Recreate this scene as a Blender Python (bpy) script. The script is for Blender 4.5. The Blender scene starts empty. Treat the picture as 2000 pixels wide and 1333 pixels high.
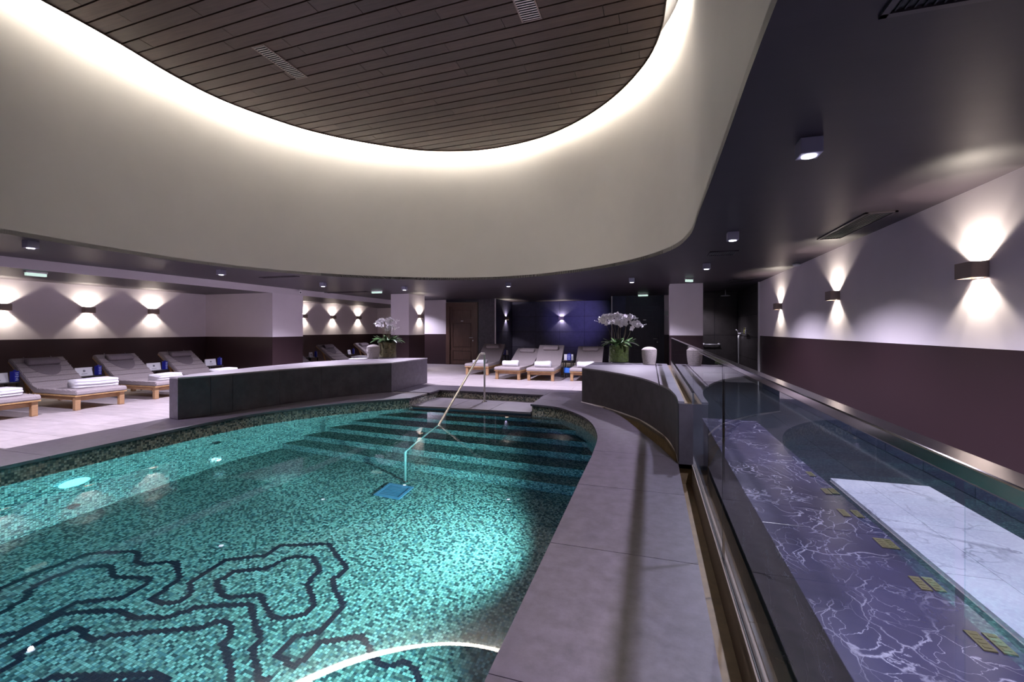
import bpy, bmesh, math, random
from mathutils import Vector, Matrix
from mathutils.geometry import delaunay_2d_cdt
PI = math.pi
random.seed(7)
SC = bpy.context.scene
C = SC.collection

# ------------------------------------------------------------------ camera
F, U0, VH, EYE = 880.0, 1000.0, 644.0, 1.4
YAW = math.atan(271.6 / F)
cs, sn = math.cos(YAW), math.sin(YAW)
cam = bpy.data.cameras.new('camera')
cam.sensor_width = 36.0
cam.lens = 36.0 * F / 2000.0
cam.shift_y = -22.5 / 2000.0
cam.clip_start = 0.02
camo = bpy.data.objects.new('camera', cam)
C.objects.link(camo)
camo.location = (0, 0, EYE)
camo.rotation_euler = (PI / 2, 0, YAW)
SC.camera = camo

# ------------------------------------------------------------------ world, exposure, light settings
w = bpy.data.worlds.new('world'); SC.world = w; w.use_nodes = True
w.node_tree.nodes['Background'].inputs[0].default_value = (0.5, 0.5, 0.6, 1)
w.node_tree.nodes['Background'].inputs[1].default_value = 0.02
vs = SC.view_settings
vs.view_transform = 'Standard'; vs.look = 'None'; vs.gamma = 1.0; vs.use_curve_mapping = False
vs.exposure = 1.3
SPOT_W, SPOT_COL = 190.0, (0.86, 0.79, 1.0)
SCONCE_W, SCONCE_COL = 17.0, (1.0, 0.88, 0.74)
COVE_E, COVE_COL = 7.0, (1.0, 0.92, 0.82)
POOL_W, POOL_COL = 290.0, (0.22, 0.88, 0.92)
cy = SC.cycles
cy.caustics_reflective = False; cy.caustics_refractive = False
cy.max_bounces = 10; cy.diffuse_bounces = 5; cy.glossy_bounces = 5
cy.transmission_bounces = 8; cy.transparent_max_bounces = 16
cy.sample_clamp_indirect = 4.0
cy.use_denoising = True

# ------------------------------------------------------------------ picture point -> place in the room
def at(u, v, z):
    fw = (z - EYE) * F / (VH - v); r = (u - U0) / F * fw
    return (r * cs - fw * sn, r * sn + fw * cs)
def onX(u, v, X):
    k = (u - U0) / F; d = (k * cs - sn, k * sn + cs); t = X / d[0]
    return (d[1] * t, EYE + (VH - v) / F * t)
def onY(u, v, Y):
    k = (u - U0) / F; d = (k * cs - sn, k * sn + cs); t = Y / d[1]
    return (d[0] * t, EYE + (VH - v) / F * t)
WZ, PZ = -0.22, -2.05           # water level, pool floor
def uw(u, v, z):
    x, y = at(u, v, WZ); hd = math.hypot(x, y); ti = hd / (EYE - WZ)
    sr = ti / math.hypot(1, ti) / 1.333; tr = sr / math.sqrt(1 - sr * sr)
    k = (hd + tr * (WZ - z)) / hd
    return (x * k, y * k)
def uwX(u, v, X):
    lo, hi = PZ, WZ
    for _ in range(40):
        m = (lo + hi) / 2
        if uw(u, v, m)[0] < X: lo = m
        else: hi = m
    return (uw(u, v, lo)[1], lo)

# ------------------------------------------------------------------ materials
MATS = {}
def nodes(name):
    m = bpy.data.materials.new(name); m.use_nodes = True
    nt = m.node_tree; b = nt.nodes['Principled BSDF']
    MATS[name] = m
    return m, nt, b
def N(nt, t, **k):
    n = nt.nodes.new(t)
    for a, v in k.items(): setattr(n, a, v)
    return n
def ramp(nt, stops, interp='LINEAR'):
    r = N(nt, 'ShaderNodeValToRGB'); e = r.color_ramp; e.interpolation = interp
    while len(e.elements) < len(stops): e.elements.new(0.5)
    for i, (p, c) in enumerate(stops):
        e.elements[i].position = p; e.elements[i].color = (*c, 1)
    return r
def plain(name, col, rough=0.5, metal=0.0, noise=0.0, scale=8.0, bump=0.0, spec=0.5, stretch=(1, 1, 1), rand=0.0, coat=0.0):
    m, nt, b = nodes(name); L = nt.links
    b.inputs['Base Color'].default_value = (*col, 1); b.inputs['Roughness'].default_value = rough
    b.inputs['Metallic'].default_value = metal; b.inputs['Specular IOR Level'].default_value = spec
    b.inputs['Coat Weight'].default_value = coat
    tc = N(nt, 'ShaderNodeTexCoord'); mp = N(nt, 'ShaderNodeMapping'); mp.inputs['Scale'].default_value = stretch
    L.new(tc.outputs['Object'], mp.inputs['Vector'])
    nz = N(nt, 'ShaderNodeTexNoise'); nz.inputs['Scale'].default_value = scale; nz.inputs['Detail'].default_value = 6
    nz.inputs['Roughness'].default_value = 0.65
    L.new(mp.outputs[0], nz.inputs['Vector'])
    r = ramp(nt, [(0.25, tuple(c * (1 - noise) for c in col)), (0.75, tuple(min(1, c * (1 + noise)) for c in col))])
    L.new(nz.outputs['Fac'], r.inputs['Fac'])
    out = r.outputs['Color']
    if rand:
        oi = N(nt, 'ShaderNodeObjectInfo'); mr = N(nt, 'ShaderNodeMapRange')
        mr.inputs['To Min'].default_value = 1 - rand; mr.inputs['To Max'].default_value = 1 + rand
        L.new(oi.outputs['Random'], mr.inputs['Value'])
        hs = N(nt, 'ShaderNodeHueSaturation'); L.new(mr.outputs[0], hs.inputs['Value']); L.new(out, hs.inputs['Color'])
        out = hs.outputs['Color']
    L.new(out, b.inputs['Base Color'])
    if bump:
        bp = N(nt, 'ShaderNodeBump'); bp.inputs['Strength'].default_value = bump; bp.inputs['Distance'].default_value = 0.01
        L.new(nz.outputs['Fac'], bp.inputs['Height']); L.new(bp.outputs[0], b.inputs['Normal'])
    return m
def glow(name, col, e):
    m, nt, b = nodes(name)
    b.inputs['Base Color'].default_value = (*col, 1)
    b.inputs['Emission Color'].default_value = (*col, 1); b.inputs['Emission Strength'].default_value = e
    return m
def two_tone(name, hi, lo, z, rough=0.55):
    m, nt, b = nodes(name); L = nt.links
    g = N(nt, 'ShaderNodeNewGeometry'); sx = N(nt, 'ShaderNodeSeparateXYZ'); L.new(g.outputs['Position'], sx.inputs[0])
    gt = N(nt, 'ShaderNodeMath', operation='GREATER_THAN'); gt.inputs[1].default_value = z; L.new(sx.outputs['Z'], gt.inputs[0])
    nz = N(nt, 'ShaderNodeTexNoise'); nz.inputs['Scale'].default_value = 1.3; nz.inputs['Detail'].default_value = 4
    L.new(g.outputs['Position'], nz.inputs['Vector'])
    mx = N(nt, 'ShaderNodeMix', data_type='RGBA'); L.new(gt.outputs[0], mx.inputs[0])
    mx.inputs[6].default_value = (*lo, 1); mx.inputs[7].default_value = (*hi, 1)
    hs = N(nt, 'ShaderNodeHueSaturation'); mr = N(nt, 'ShaderNodeMapRange'); mr.inputs['To Min'].default_value = .92; mr.inputs['To Max'].default_value = 1.08
    L.new(nz.outputs['Fac'], mr.inputs['Value']); L.new(mr.outputs[0], hs.inputs['Value']); L.new(mx.outputs[2], hs.inputs['Color'])
    L.new(hs.outputs[0], b.inputs['Base Color'])
    r2 = N(nt, 'ShaderNodeMapRange'); r2.inputs['To Min'].default_value = 0.38; r2.inputs['To Max'].default_value = rough
    L.new(gt.outputs[0], r2.inputs['Value']); L.new(r2.outputs[0], b.inputs['Roughness'])
    return m

HI, LO = (0.86, 0.80, 0.85), (0.034, 0.017, 0.021)
wall_r = two_tone('wall_right_paint', HI, LO, 1.243)
wall_l = two_tone('wall_left_paint', HI, LO, 1.19)
wall_m = two_tone('wall_mid_paint', HI, LO, 1.215)
white_paint = plain('white_paint', (0.78, 0.73, 0.77), 0.6)
dark_ceiling = plain('dark_ceiling', (0.034, 0.026, 0.034), 0.42, spec=.35, noise=.15, scale=.9, bump=.05, stretch=(1, 5, 1))
drum_mat = plain('drum_plaster', (0.66, 0.655, 0.64), 0.75, noise=.03, scale=1.5, bump=.03)
stone = plain('dark_stone', (0.14, 0.125, 0.15), 0.42, noise=.22, scale=3.2, bump=.12, rand=.05)
stone_face = plain('dark_stone_cladding', (0.052, 0.044, 0.056), 0.70, spec=.2, noise=.35, scale=4.0, bump=.1, rand=.08)
top_spotlit = plain('wall_top_spotlit', (0.24, 0.215, 0.25), 0.4, noise=.2, scale=3)  # dark wall stone in a paler tone, spotlight on it put into the colour
top_lit = plain('counter_top_lit', (0.135, 0.122, 0.15), 0.4, noise=.2, scale=3, rand=.05)  # counter stone as lit from above, the light is in its colour
coping_mat = plain('coping_stone', (0.060, 0.050, 0.068), 0.42, noise=.42, scale=11.0, bump=.10, rand=.05)
floor_tile = plain('pale_floor_tile', (0.44, 0.39, 0.41), 0.42, noise=.22, scale=2.5, bump=.08, rand=.06, stretch=(1, 4, 1))
grout = plain('grout', (0.13, 0.115, 0.12), 0.8, noise=.2)
gutter_mat = plain('gutter_bronze', (0.13, 0.085, 0.045), 0.5, noise=.3, scale=12)
dark_floor = plain('dark_wet_floor', (0.020, 0.026, 0.036), 0.12, noise=.2, scale=4, rand=.1)
black = plain('black', (0.012, 0.011, 0.013), 0.5)
metal = plain('brushed_metal', (0.55, 0.53, 0.52), 0.35, metal=1.0)
track = plain('track_metal', (0.16, 0.125, 0.11), 0.7, metal=.2)
steel = plain('polished_steel', (0.40, 0.37, 0.37), 0.13, metal=1.0)
chrome = plain('chrome', (0.7, 0.7, 0.7), 0.3, metal=.6)
hand_steel = plain('handrail_steel', (0.66, 0.62, 0.58), 0.25, metal=.55)
brass = plain('brass', (0.10, 0.088, 0.04), 0.4, metal=.5)
white_trim = plain('white_trim', (0.9, 0.88, 0.9), 0.4)
bronze = plain('sconce_bronze', (0.34, 0.27, 0.24), 0.42, metal=.35)
spot_body = plain('spot_body', (0.42, 0.42, 0.55), 0.4)
fabric = plain('grey_fabric', (0.34, 0.295, 0.305), 0.9, noise=.18, scale=60, bump=.3)
fabric_dark = plain('plum_fabric', (0.20, 0.165, 0.185), 0.9, noise=.18, scale=60, bump=.3)
towel_mat = plain('white_towel', (0.80, 0.79, 0.84), 0.95, noise=.05, scale=90, bump=.5)
oak = plain('lounger_wood', (0.42, 0.25, 0.13), 0.45, noise=.3, scale=9, stretch=(1, 1, 8), bump=.1)
oak_l = plain('lounger_wood_rail', (0.52, 0.32, 0.14), 0.45, noise=.3, scale=9, bump=.1)
door_wood = plain('door_wood', (0.10, 0.055, 0.040), 0.38, noise=.45, scale=5, stretch=(7, 7, .6), bump=.1)
door_dark = plain('door_black', (0.026, 0.024, 0.040), 0.35, noise=.3, scale=5, stretch=(7, 7, .6))
blue_tile = plain('blue_tile', (0.040, 0.038, 0.085), 0.48, noise=.3, scale=5, rand=.14, bump=.08)
shower_tile = plain('shower_tile', (0.034, 0.030, 0.029), 0.32, noise=.3, scale=5, rand=.1)
side_tile = plain('tile_joint', (0.006, 0.006, 0.012), 0.7)
card_mat = plain('white_card', (0.85, 0.85, 0.9), 0.6)
blue_pack = plain('blue_pack', (0.012, 0.018, 0.30), 0.35)
pale_print = plain('pale_print', (0.6, 0.68, 0.85), 0.5)
grey_print = plain('grey_print', (0.25, 0.25, 0.30), 0.5)
table_mat = plain('table_black', (0.016, 0.013, 0.013), 0.3)
basket_mat = plain('basket_wicker', (0.30, 0.27, 0.27), 0.85, noise=.25, scale=45, bump=.6)
moss = plain('moss', (0.055, 0.075, 0.014), 0.95, noise=.8, scale=22, bump=1.0)
bark = plain('bark_mix', (0.095, 0.072, 0.03), 0.95, noise=.9, scale=28, bump=1.0)
leaf_mat = plain('orchid_leaf', (0.030, 0.070, 0.020), 0.32, noise=.3, scale=6)
stem_mat = plain('orchid_stem', (0.16, 0.13, 0.08), 0.6)
petal = plain('orchid_petal', (0.82, 0.80, 0.84), 0.5)
green_plate = glow('exit_green', (0.62, 0.85, 0.74), 0.35)
soap = plain('soap_green', (0.40, 0.42, 0.06), 0.4)
spot_lens = glow('spot_lens', (0.86, 0.84, 1.0), 3)
sconce_lens = glow('sconce_lens', (1.0, 0.9, 0.78), 10)
cove_lens = glow('cove_light', COVE_COL, COVE_E)
pool_lens = glow('pool_lens', (0.18, 0.80, 0.92), 1.1)
pool_hot = glow('pool_lens_hot', (0.55, 0.95, 1.0), 9)

# thin glass: reflects by Fresnel at its outer face, lets the rest straight through
m, nt, b = nodes('glass'); nt.nodes.remove(b); o = nt.nodes['Material Output']
fr = N(nt, 'ShaderNodeFresnel'); fr.inputs[0].default_value = 1.48
ge = N(nt, 'ShaderNodeNewGeometry'); iv = N(nt, 'ShaderNodeMath', operation='SUBTRACT'); iv.inputs[0].default_value = 1
nt.links.new(ge.outputs['Backfacing'], iv.inputs[1])
mu = N(nt, 'ShaderNodeMath', operation='MULTIPLY'); nt.links.new(fr.outputs[0], mu.inputs[0]); nt.links.new(iv.outputs[0], mu.inputs[1])
tr = N(nt, 'ShaderNodeBsdfTransparent'); tr.inputs[0].default_value = (0.90, 0.95, 0.96, 1)
gl = N(nt, 'ShaderNodeBsdfGlossy'); gl.inputs['Roughness'].default_value = 0.0
ms = N(nt, 'ShaderNodeMixShader'); nt.links.new(mu.outputs[0], ms.inputs[0]); nt.links.new(tr.outputs[0], ms.inputs[1]); nt.links.new(gl.outputs[0], ms.inputs[2])
nt.links.new(ms.outputs[0], o.inputs[0]); glass = m
# water surface
m, nt, b = nodes('water'); nt.nodes.remove(b); o = nt.nodes['Material Output']
gg = N(nt, 'ShaderNodeBsdfGlass'); gg.inputs['IOR'].default_value = 1.333; gg.inputs['Roughness'].default_value = 0.0
gg.inputs['Color'].default_value = (0.93, 0.99, 1.0, 1)
tc = N(nt, 'ShaderNodeTexCoord'); nz = N(nt, 'ShaderNodeTexNoise'); nz.inputs['Scale'].default_value = 2.2; nz.inputs['Detail'].default_value = 1
nt.links.new(tc.outputs['Object'], nz.inputs['Vector'])
bp = N(nt, 'ShaderNodeBump'); bp.inputs['Strength'].default_value = 0.02; bp.inputs['Distance'].default_value = 0.02
nt.links.new(nz.outputs['Fac'], bp.inputs['Height']); nt.links.new(bp.outputs[0], gg.inputs['Normal'])
nt.links.new(gg.outputs[0], o.inputs[0]); water = m
# glass mosaic: 25 mm tiles on the UVs (metres)
def mosaic_mat(name, cols, gcol, size=0.025):
    m, nt, b = nodes(name); L = nt.links
    uv = N(nt, 'ShaderNodeUVMap'); sc = N(nt, 'ShaderNodeVectorMath', operation='SCALE'); sc.inputs['Scale'].default_value = 1 / size
    L.new(uv.outputs[0], sc.inputs[0])
    fl = N(nt, 'ShaderNodeVectorMath', operation='FLOOR'); L.new(sc.outputs[0], fl.inputs[0])
    wn = N(nt, 'ShaderNodeTexWhiteNoise', noise_dimensions='2D'); L.new(fl.outputs[0], wn.inputs['Vector'])
    r = ramp(nt, [(i / len(cols), c) for i, c in enumerate(cols)], 'CONSTANT'); L.new(wn.outputs['Value'], r.inputs['Fac'])
    fc = N(nt, 'ShaderNodeVectorMath', operation='FRACTION'); L.new(sc.outputs[0], fc.inputs[0])
    sx = N(nt, 'ShaderNodeSeparateXYZ'); L.new(fc.outputs[0], sx.inputs[0])
    masks = []
    for ax in 'XY':
        d = N(nt, 'ShaderNodeMath', operation='SUBTRACT'); d.inputs[1].default_value = 0.5; L.new(sx.outputs[ax], d.inputs[0])
        a = N(nt, 'ShaderNodeMath', operation='ABSOLUTE'); L.new(d.outputs[0], a.inputs[0]); masks.append(a)
    mxm = N(nt, 'ShaderNodeMath', operation='MAXIMUM'); L.new(masks[0].outputs[0], mxm.inputs[0]); L.new(masks[1].outputs[0], mxm.inputs[1])
    g = N(nt, 'ShaderNodeMath', operation='GREATER_THAN'); g.inputs[1].default_value = 0.44; L.new(mxm.outputs[0], g.inputs[0])
    mx = N(nt, 'ShaderNodeMix', data_type='RGBA'); L.new(g.outputs[0], mx.inputs[0]); L.new(r.outputs[0], mx.inputs[6]); mx.inputs[7].default_value = (*gcol, 1)
    L.new(mx.outputs[2], b.inputs['Base Color']); b.inputs['Roughness'].default_value = 0.3
    return m
mosaic = mosaic_mat('mosaic', [(0.10, 0.11, 0.10), (0.30, 0.28, 0.24), (0.42, 0.40, 0.35), (0.04, 0.06, 0.07), (0.55, 0.53, 0.47), (0.24, 0.22, 0.19),
                               (0.14, 0.18, 0.20), (0.36, 0.34, 0.31), (0.03, 0.04, 0.05), (0.47, 0.46, 0.44)], (0.12, 0.12, 0.11))
ink = plain('mosaic_black', (0.006, 0.008, 0.022), 0.3, noise=.3, scale=40)
# marbles
def marble(name, base, vein, scale, width, base2):
    m, nt, b = nodes(name); L = nt.links
    tc = N(nt, 'ShaderNodeTexCoord'); n1 = N(nt, 'ShaderNodeTexNoise'); n1.inputs['Scale'].default_value = 1.8; n1.inputs['Detail'].default_value = 8
    L.new(tc.outputs['Object'], n1.inputs['Vector'])
    ad = N(nt, 'ShaderNodeMix', data_type='VECTOR'); ad.inputs[0].default_value = 0.45
    L.new(tc.outputs['Object'], ad.inputs[4]); L.new(n1.outputs['Color'], ad.inputs[5])
    fs = []
    for k, (s_, w_) in enumerate(((scale, width), (scale * 2.3, width * .8))):
        mp = N(nt, 'ShaderNodeMapping'); mp.inputs['Rotation'].default_value = (0, 0, .6 + .9 * k); mp.inputs['Scale'].default_value = (1, .45, 1); L.new(ad.outputs[1], mp.inputs[0])
        v = N(nt, 'ShaderNodeTexVoronoi', feature='DISTANCE_TO_EDGE'); v.inputs['Scale'].default_value = s_; L.new(mp.outputs[0], v.inputs['Vector'])
        q = N(nt, 'ShaderNodeMapRange'); q.inputs['From Min'].default_value = 0; q.inputs['From Max'].default_value = w_
        q.inputs['To Min'].default_value = 1; q.inputs['To Max'].default_value = 0; L.new(v.outputs['Distance'], q.inputs['Value']); fs.append(q)
    n2 = N(nt, 'ShaderNodeTexNoise'); n2.inputs['Scale'].default_value = 3.5; n2.inputs['Detail'].default_value = 5; L.new(tc.outputs['Object'], n2.inputs['Vector'])
    st = N(nt, 'ShaderNodeMapRange'); st.inputs['From Min'].default_value = .40; st.inputs['From Max'].default_value = .64; L.new(n2.outputs['Fac'], st.inputs['Value'])
    sm = N(nt, 'ShaderNodeMath', operation='MAXIMUM'); L.new(fs[0].outputs[0], sm.inputs[0]); L.new(fs[1].outputs[0], sm.inputs[1])
    pr = N(nt, 'ShaderNodeMath', operation='MULTIPLY'); L.new(sm.outputs[0], pr.inputs[0]); L.new(st.outputs[0], pr.inputs[1])
    br = ramp(nt, [(.35, base), (.7, base2)]); L.new(n1.outputs['Fac'], br.inputs['Fac'])
    mx = N(nt, 'ShaderNodeMix', data_type='RGBA'); L.new(pr.outputs[0], mx.inputs[0]); L.new(br.outputs[0], mx.inputs[6]); mx.inputs[7].default_value = (*vein, 1)
    L.new(mx.outputs[2], b.inputs['Base Color']); b.inputs['Roughness'].default_value = 0.22; b.inputs['Specular IOR Level'].default_value = .3
    return m
dark_marble = marble('dark_marble', (0.010, 0.010, 0.026), (0.24, 0.23, 0.30), 9.0, 0.024, (0.034, 0.031, 0.070))
white_marble = marble('white_marble', (0.36, 0.37, 0.45), (0.16, 0.16, 0.22), 2.6, 0.04, (0.25, 0.26, 0.34))
# ceiling planks
plank_mat = plain('ceiling_plank', (0.098, 0.058, 0.044), 0.45, noise=.35, scale=3.0, stretch=(.8, 12, 1), bump=.1, rand=.22)

# ------------------------------------------------------------------ building helpers
def link(name, me, mt, parent=None, loc=(0, 0, 0), rot=(0, 0, 0)):
    o = bpy.data.objects.new(name, me); C.objects.link(o)
    if mt and me is not None and not me.materials: me.materials.append(mt)
    o.parent = parent; o.location = loc; o.rotation_euler = rot
    return o
def mesh(name, vs_, fs_, smooth=False):
    me = bpy.data.meshes.new(name); me.from_pydata([tuple(v) for v in vs_], [], fs_); me.update()
    if smooth:
        for p in me.polygons: p.use_smooth = True
    return me
def frombm(name, bm, smooth=False):
    me = bpy.data.meshes.new(name); bmesh.ops.recalc_face_normals(bm, faces=bm.faces); bm.to_mesh(me); bm.free()
    if smooth:
        for p in me.polygons: p.use_smooth = True
    return me
def cuboid(bm, x0, x1, y0, y1, z0, z1, bevel=0.0, M=None):
    r = bmesh.ops.create_cube(bm, size=1)
    T = Matrix.Translation(((x0 + x1) / 2, (y0 + y1) / 2, (z0 + z1) / 2)) @ Matrix.Diagonal((x1 - x0, y1 - y0, z1 - z0, 1))
    bmesh.ops.transform(bm, matrix=T, verts=r['verts'])
    if bevel:
        es = list({e for v in r['verts'] for e in v.link_edges})
        g = bmesh.ops.bevel(bm, geom=es, offset=bevel, segments=2, affect='EDGES', profile=.5)
        vv = list({v for f in g['faces'] for v in f.verts} | {v for v in r['verts'] if v.is_valid})
    else: vv = r['verts']
    if M is not None: bmesh.ops.transform(bm, matrix=M, verts=vv)
def box(name, mt, dims, parent=None, bevel=0.0, loc=(0, 0, 0), rot=(0, 0, 0)):
    bm = bmesh.new(); cuboid(bm, *dims, bevel=bevel)
    return link(name, frombm(name, bm), mt, parent, loc, rot)
def tube_mesh(name, pts, r, seg=10, closed=False, taper=None):
    pts = [Vector(p) for p in pts]; n = len(pts); V = []; Fc = []
    up = Vector((0.13, 0.21, 1)).normalized(); prev = None
    for i, p in enumerate(pts):
        a = pts[max(i - 1, 0)] if not closed else pts[i - 1]; b_ = pts[min(i + 1, n - 1)] if not closed else pts[(i + 1) % n]
        t = (b_ - a).normalized()
        if prev is None:
            s_ = t.cross(up)
            if s_.length < .1: s_ = t.cross(Vector((1, 0, 0)))
        else: s_ = prev - t * prev.dot(t)
        s_.normalize(); prev = s_; q = t.cross(s_)
        rr = r * (1 if taper is None else 1 + (taper - 1) * i / (n - 1))
        for k in range(seg):
            an = 2 * PI * k / seg; V.append(p + (s_ * math.cos(an) + q * math.sin(an)) * rr)
    m_ = n if closed else n - 1
    for i in range(m_):
        for k in range(seg):
            j = (i + 1) % n
            Fc.append((i * seg + k, i * seg + (k + 1) % seg, j * seg + (k + 1) % seg, j * seg + k))
    if not closed: Fc += [tuple(range(seg))[::-1], tuple((n - 1) * seg + k for k in range(seg))]
    return mesh(name, V, Fc, True)
def lathe_mesh(name, prof, seg=32, cap=True):
    V = []; Fc = []
    for r, z in prof:
        for k in range(seg): V.append((r * math.cos(2 * PI * k / seg), r * math.sin(2 * PI * k / seg), z))
    for i in range(len(prof) - 1):
        for k in range(seg): Fc.append((i * seg + k, i * seg + (k + 1) % seg, (i + 1) * seg + (k + 1) % seg, (i + 1) * seg + k))
    if cap: Fc += [tuple(range(seg))[::-1], tuple((len(prof) - 1) * seg + k for k in range(seg))]
    return mesh(name, V, Fc, True)
def smooth_line(pts, sub=6, closed=False):
    out = []; n = len(pts)
    P = [Vector((p[0], p[1])) for p in pts]
    for i in range(n if closed else n - 1):
        if closed: p0, p1, p2, p3 = P[i - 1], P[i], P[(i + 1) % n], P[(i + 2) % n]
        else: p0, p1, p2, p3 = P[max(i - 1, 0)], P[i], P[i + 1], P[min(i + 2, n - 1)]
        for k in range(sub):
            t = k / sub
            q = 0.5 * ((2 * p1) + (p2 - p0) * t + (2 * p0 - 5 * p1 + 4 * p2 - p3) * t * t + (3 * p1 - p0 - 3 * p2 + p3) * t ** 3)
            out.append((q.x, q.y))
    if not closed: out.append((P[-1].x, P[-1].y))
    return out
def inside(p, poly):
    x, y = p; c = False; n = len(poly); j = n - 1
    for i in range(n):
        xi, yi = poly[i]; xj, yj = poly[j]
        if (yi > y) != (yj > y) and x < (xj - xi) * (y - yi) / (yj - yi) + xi: c = not c
        j = i
    return c
def area(poly): return .5 * sum(poly[i - 1][0] * poly[i][1] - poly[i][0] * poly[i - 1][1] for i in range(len(poly)))
def offset(poly, d):          # + grows a closed outline
    n = len(poly); out = []; sg = 1 if area(poly) > 0 else -1
    for i in range(n):
        a, b_, c_ = Vector(poly[i - 1]), Vector(poly[i]), Vector(poly[(i + 1) % n])
        e1 = (b_ - a).normalized(); e2 = (c_ - b_).normalized()
        n1 = Vector((e1.y, -e1.x)); n2 = Vector((e2.y, -e2.x)); nn = n1 + n2
        k = nn.length_squared / 2
        nn = nn / max(k, .6)
        out.append(tuple(b_ + nn * d * sg))
    return out
def region(ins, outs=()):
    """triangles of the common part of the outlines in 'ins' less the outlines in 'outs'"""
    V, E_ = [], []
    for poly in list(ins) + list(outs):
        b0 = len(V); V += [Vector(p) for p in poly]; E_ += [(b0 + i, b0 + (i + 1) % len(poly)) for i in range(len(poly))]
    r = delaunay_2d_cdt(V, E_, [], 0, 1e-6)
    vv = [(v.x, v.y) for v in r[0]]; T = []
    for f in r[2]:
        cx = sum(vv[i][0] for i in f) / 3; cy_ = sum(vv[i][1] for i in f) / 3
        if all(inside((cx, cy_), p) for p in ins) and not any(inside((cx, cy_), p) for p in outs):
            a, b_, c_ = (vv[i] for i in f[:3])
            ar = (b_[0] - a[0]) * (c_[1] - a[1]) - (c_[0] - a[0]) * (b_[1] - a[1])
            if abs(ar) > 1e-9: T.append(tuple(f) if ar > 0 else tuple(reversed(f)))
    return vv, T
def slab_mesh(name, ins, outs, z0, z1, uv=False):
    vv, T = region(ins, outs)
    if not T: return None
    used = sorted({i for t in T for i in t}); ix = {k: n for n, k in enumerate(used)}; n = len(used)
    V = [(vv[i][0], vv[i][1], z1) for i in used] + [(vv[i][0], vv[i][1], z0) for i in used]
    Fc = [tuple(ix[i] for i in t) for t in T]
    edges = {}
    for t in Fc:
        for a, b_ in zip(t, t[1:] + t[:1]): edges[(a, b_)] = 1
    sides = [(a, b_) for a, b_ in edges if (b_, a) not in edges]
    if z0 != z1:
        Fc = Fc + [tuple(n + i for i in reversed(t)) for t in Fc] + [(a, n + a, n + b_, b_) for a, b_ in sides]
    me = mesh(name, V, Fc)
    if uv:
        l = me.uv_layers.new(name='UVMap')
        for lp in me.loops:
            p = me.vertices[lp.vertex_index].co; l.data[lp.index].uv = (p.x, p.y)
    return me
def slab(name, mt, ins, outs, z0, z1, parent=None, uv=False):
    me = slab_mesh(name, ins, outs, z0, z1, uv)
    return link(name, me, mt, parent) if me else None
def ribbon(name, mt, line, z0, z1, parent=None, closed=False, smooth=True, flip=False, rows=1):
    n = len(line); V = []; Fc = []; s_ = [0.0]
    for i in range(1, n + 1): s_.append(s_[-1] + math.dist(line[i - 1], line[i % n]))
    m_ = n + 1 if closed else n
    for r in range(rows + 1):
        for i in range(m_): V.append((*line[i % n], z0 + (z1 - z0) * r / rows))
    for r in range(rows):
        for i in range(m_ - 1):
            q = (r * m_ + i, r * m_ + i + 1, (r + 1) * m_ + i + 1, (r + 1) * m_ + i); Fc.append(q[::-1] if flip else q)
    me = mesh(name, V, Fc, smooth); l = me.uv_layers.new(name='UVMap')
    for lp in me.loops:
        i = lp.vertex_index; l.data[lp.index].uv = (s_[i % m_], V[i][2])
    return link(name, me, mt, parent)
def struct(o): o['kind'] = 'structure'; return o
def tag(o, label, cat, group=None):
    o['label'] = label; o['category'] = cat
    if group: o['group'] = group
    return o
def thing(name, label, cat, loc=(0, 0, 0), rz=0.0, group=None):
    o = bpy.data.objects.new(name, None); o.empty_display_size = .1; C.objects.link(o)
    o.location = loc; o.rotation_euler = (0, 0, rz)
    return tag(o, label, cat, group)
def kids(o): return [c for c in bpy.data.objects if c.parent == o]
def copy_tree(o, loc, rz, label, group=None, drop=()):
    r = o.copy(); C.objects.link(r); r.location = loc; r.rotation_euler = (0, 0, rz); r['label'] = label
    if group: r['group'] = group
    for ch in kids(o):
        if ch.name.split('.')[0] in drop: continue
        c = ch.copy(); C.objects.link(c); c.parent = r
        for g in kids(ch):
            d = g.copy(); C.objects.link(d); d.parent = c
    return r
def light(kind, loc, direction, power, col, size=.05, angle=60, blend=.3, parent=None):
    l = bpy.data.lights.new('lamp_light', kind); l.energy = power; l.color = col
    if kind == 'SPOT': l.spot_size = math.radians(angle); l.spot_blend = blend; l.shadow_soft_size = size
    elif kind == 'AREA': l.size = size
    else: l.shadow_soft_size = size
    o = bpy.data.objects.new('lamp_light', l); C.objects.link(o); o.location = loc
    o.rotation_euler = Vector(direction).to_track_quat('-Z', 'Y').to_euler(); o.parent = parent
    return o

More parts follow.
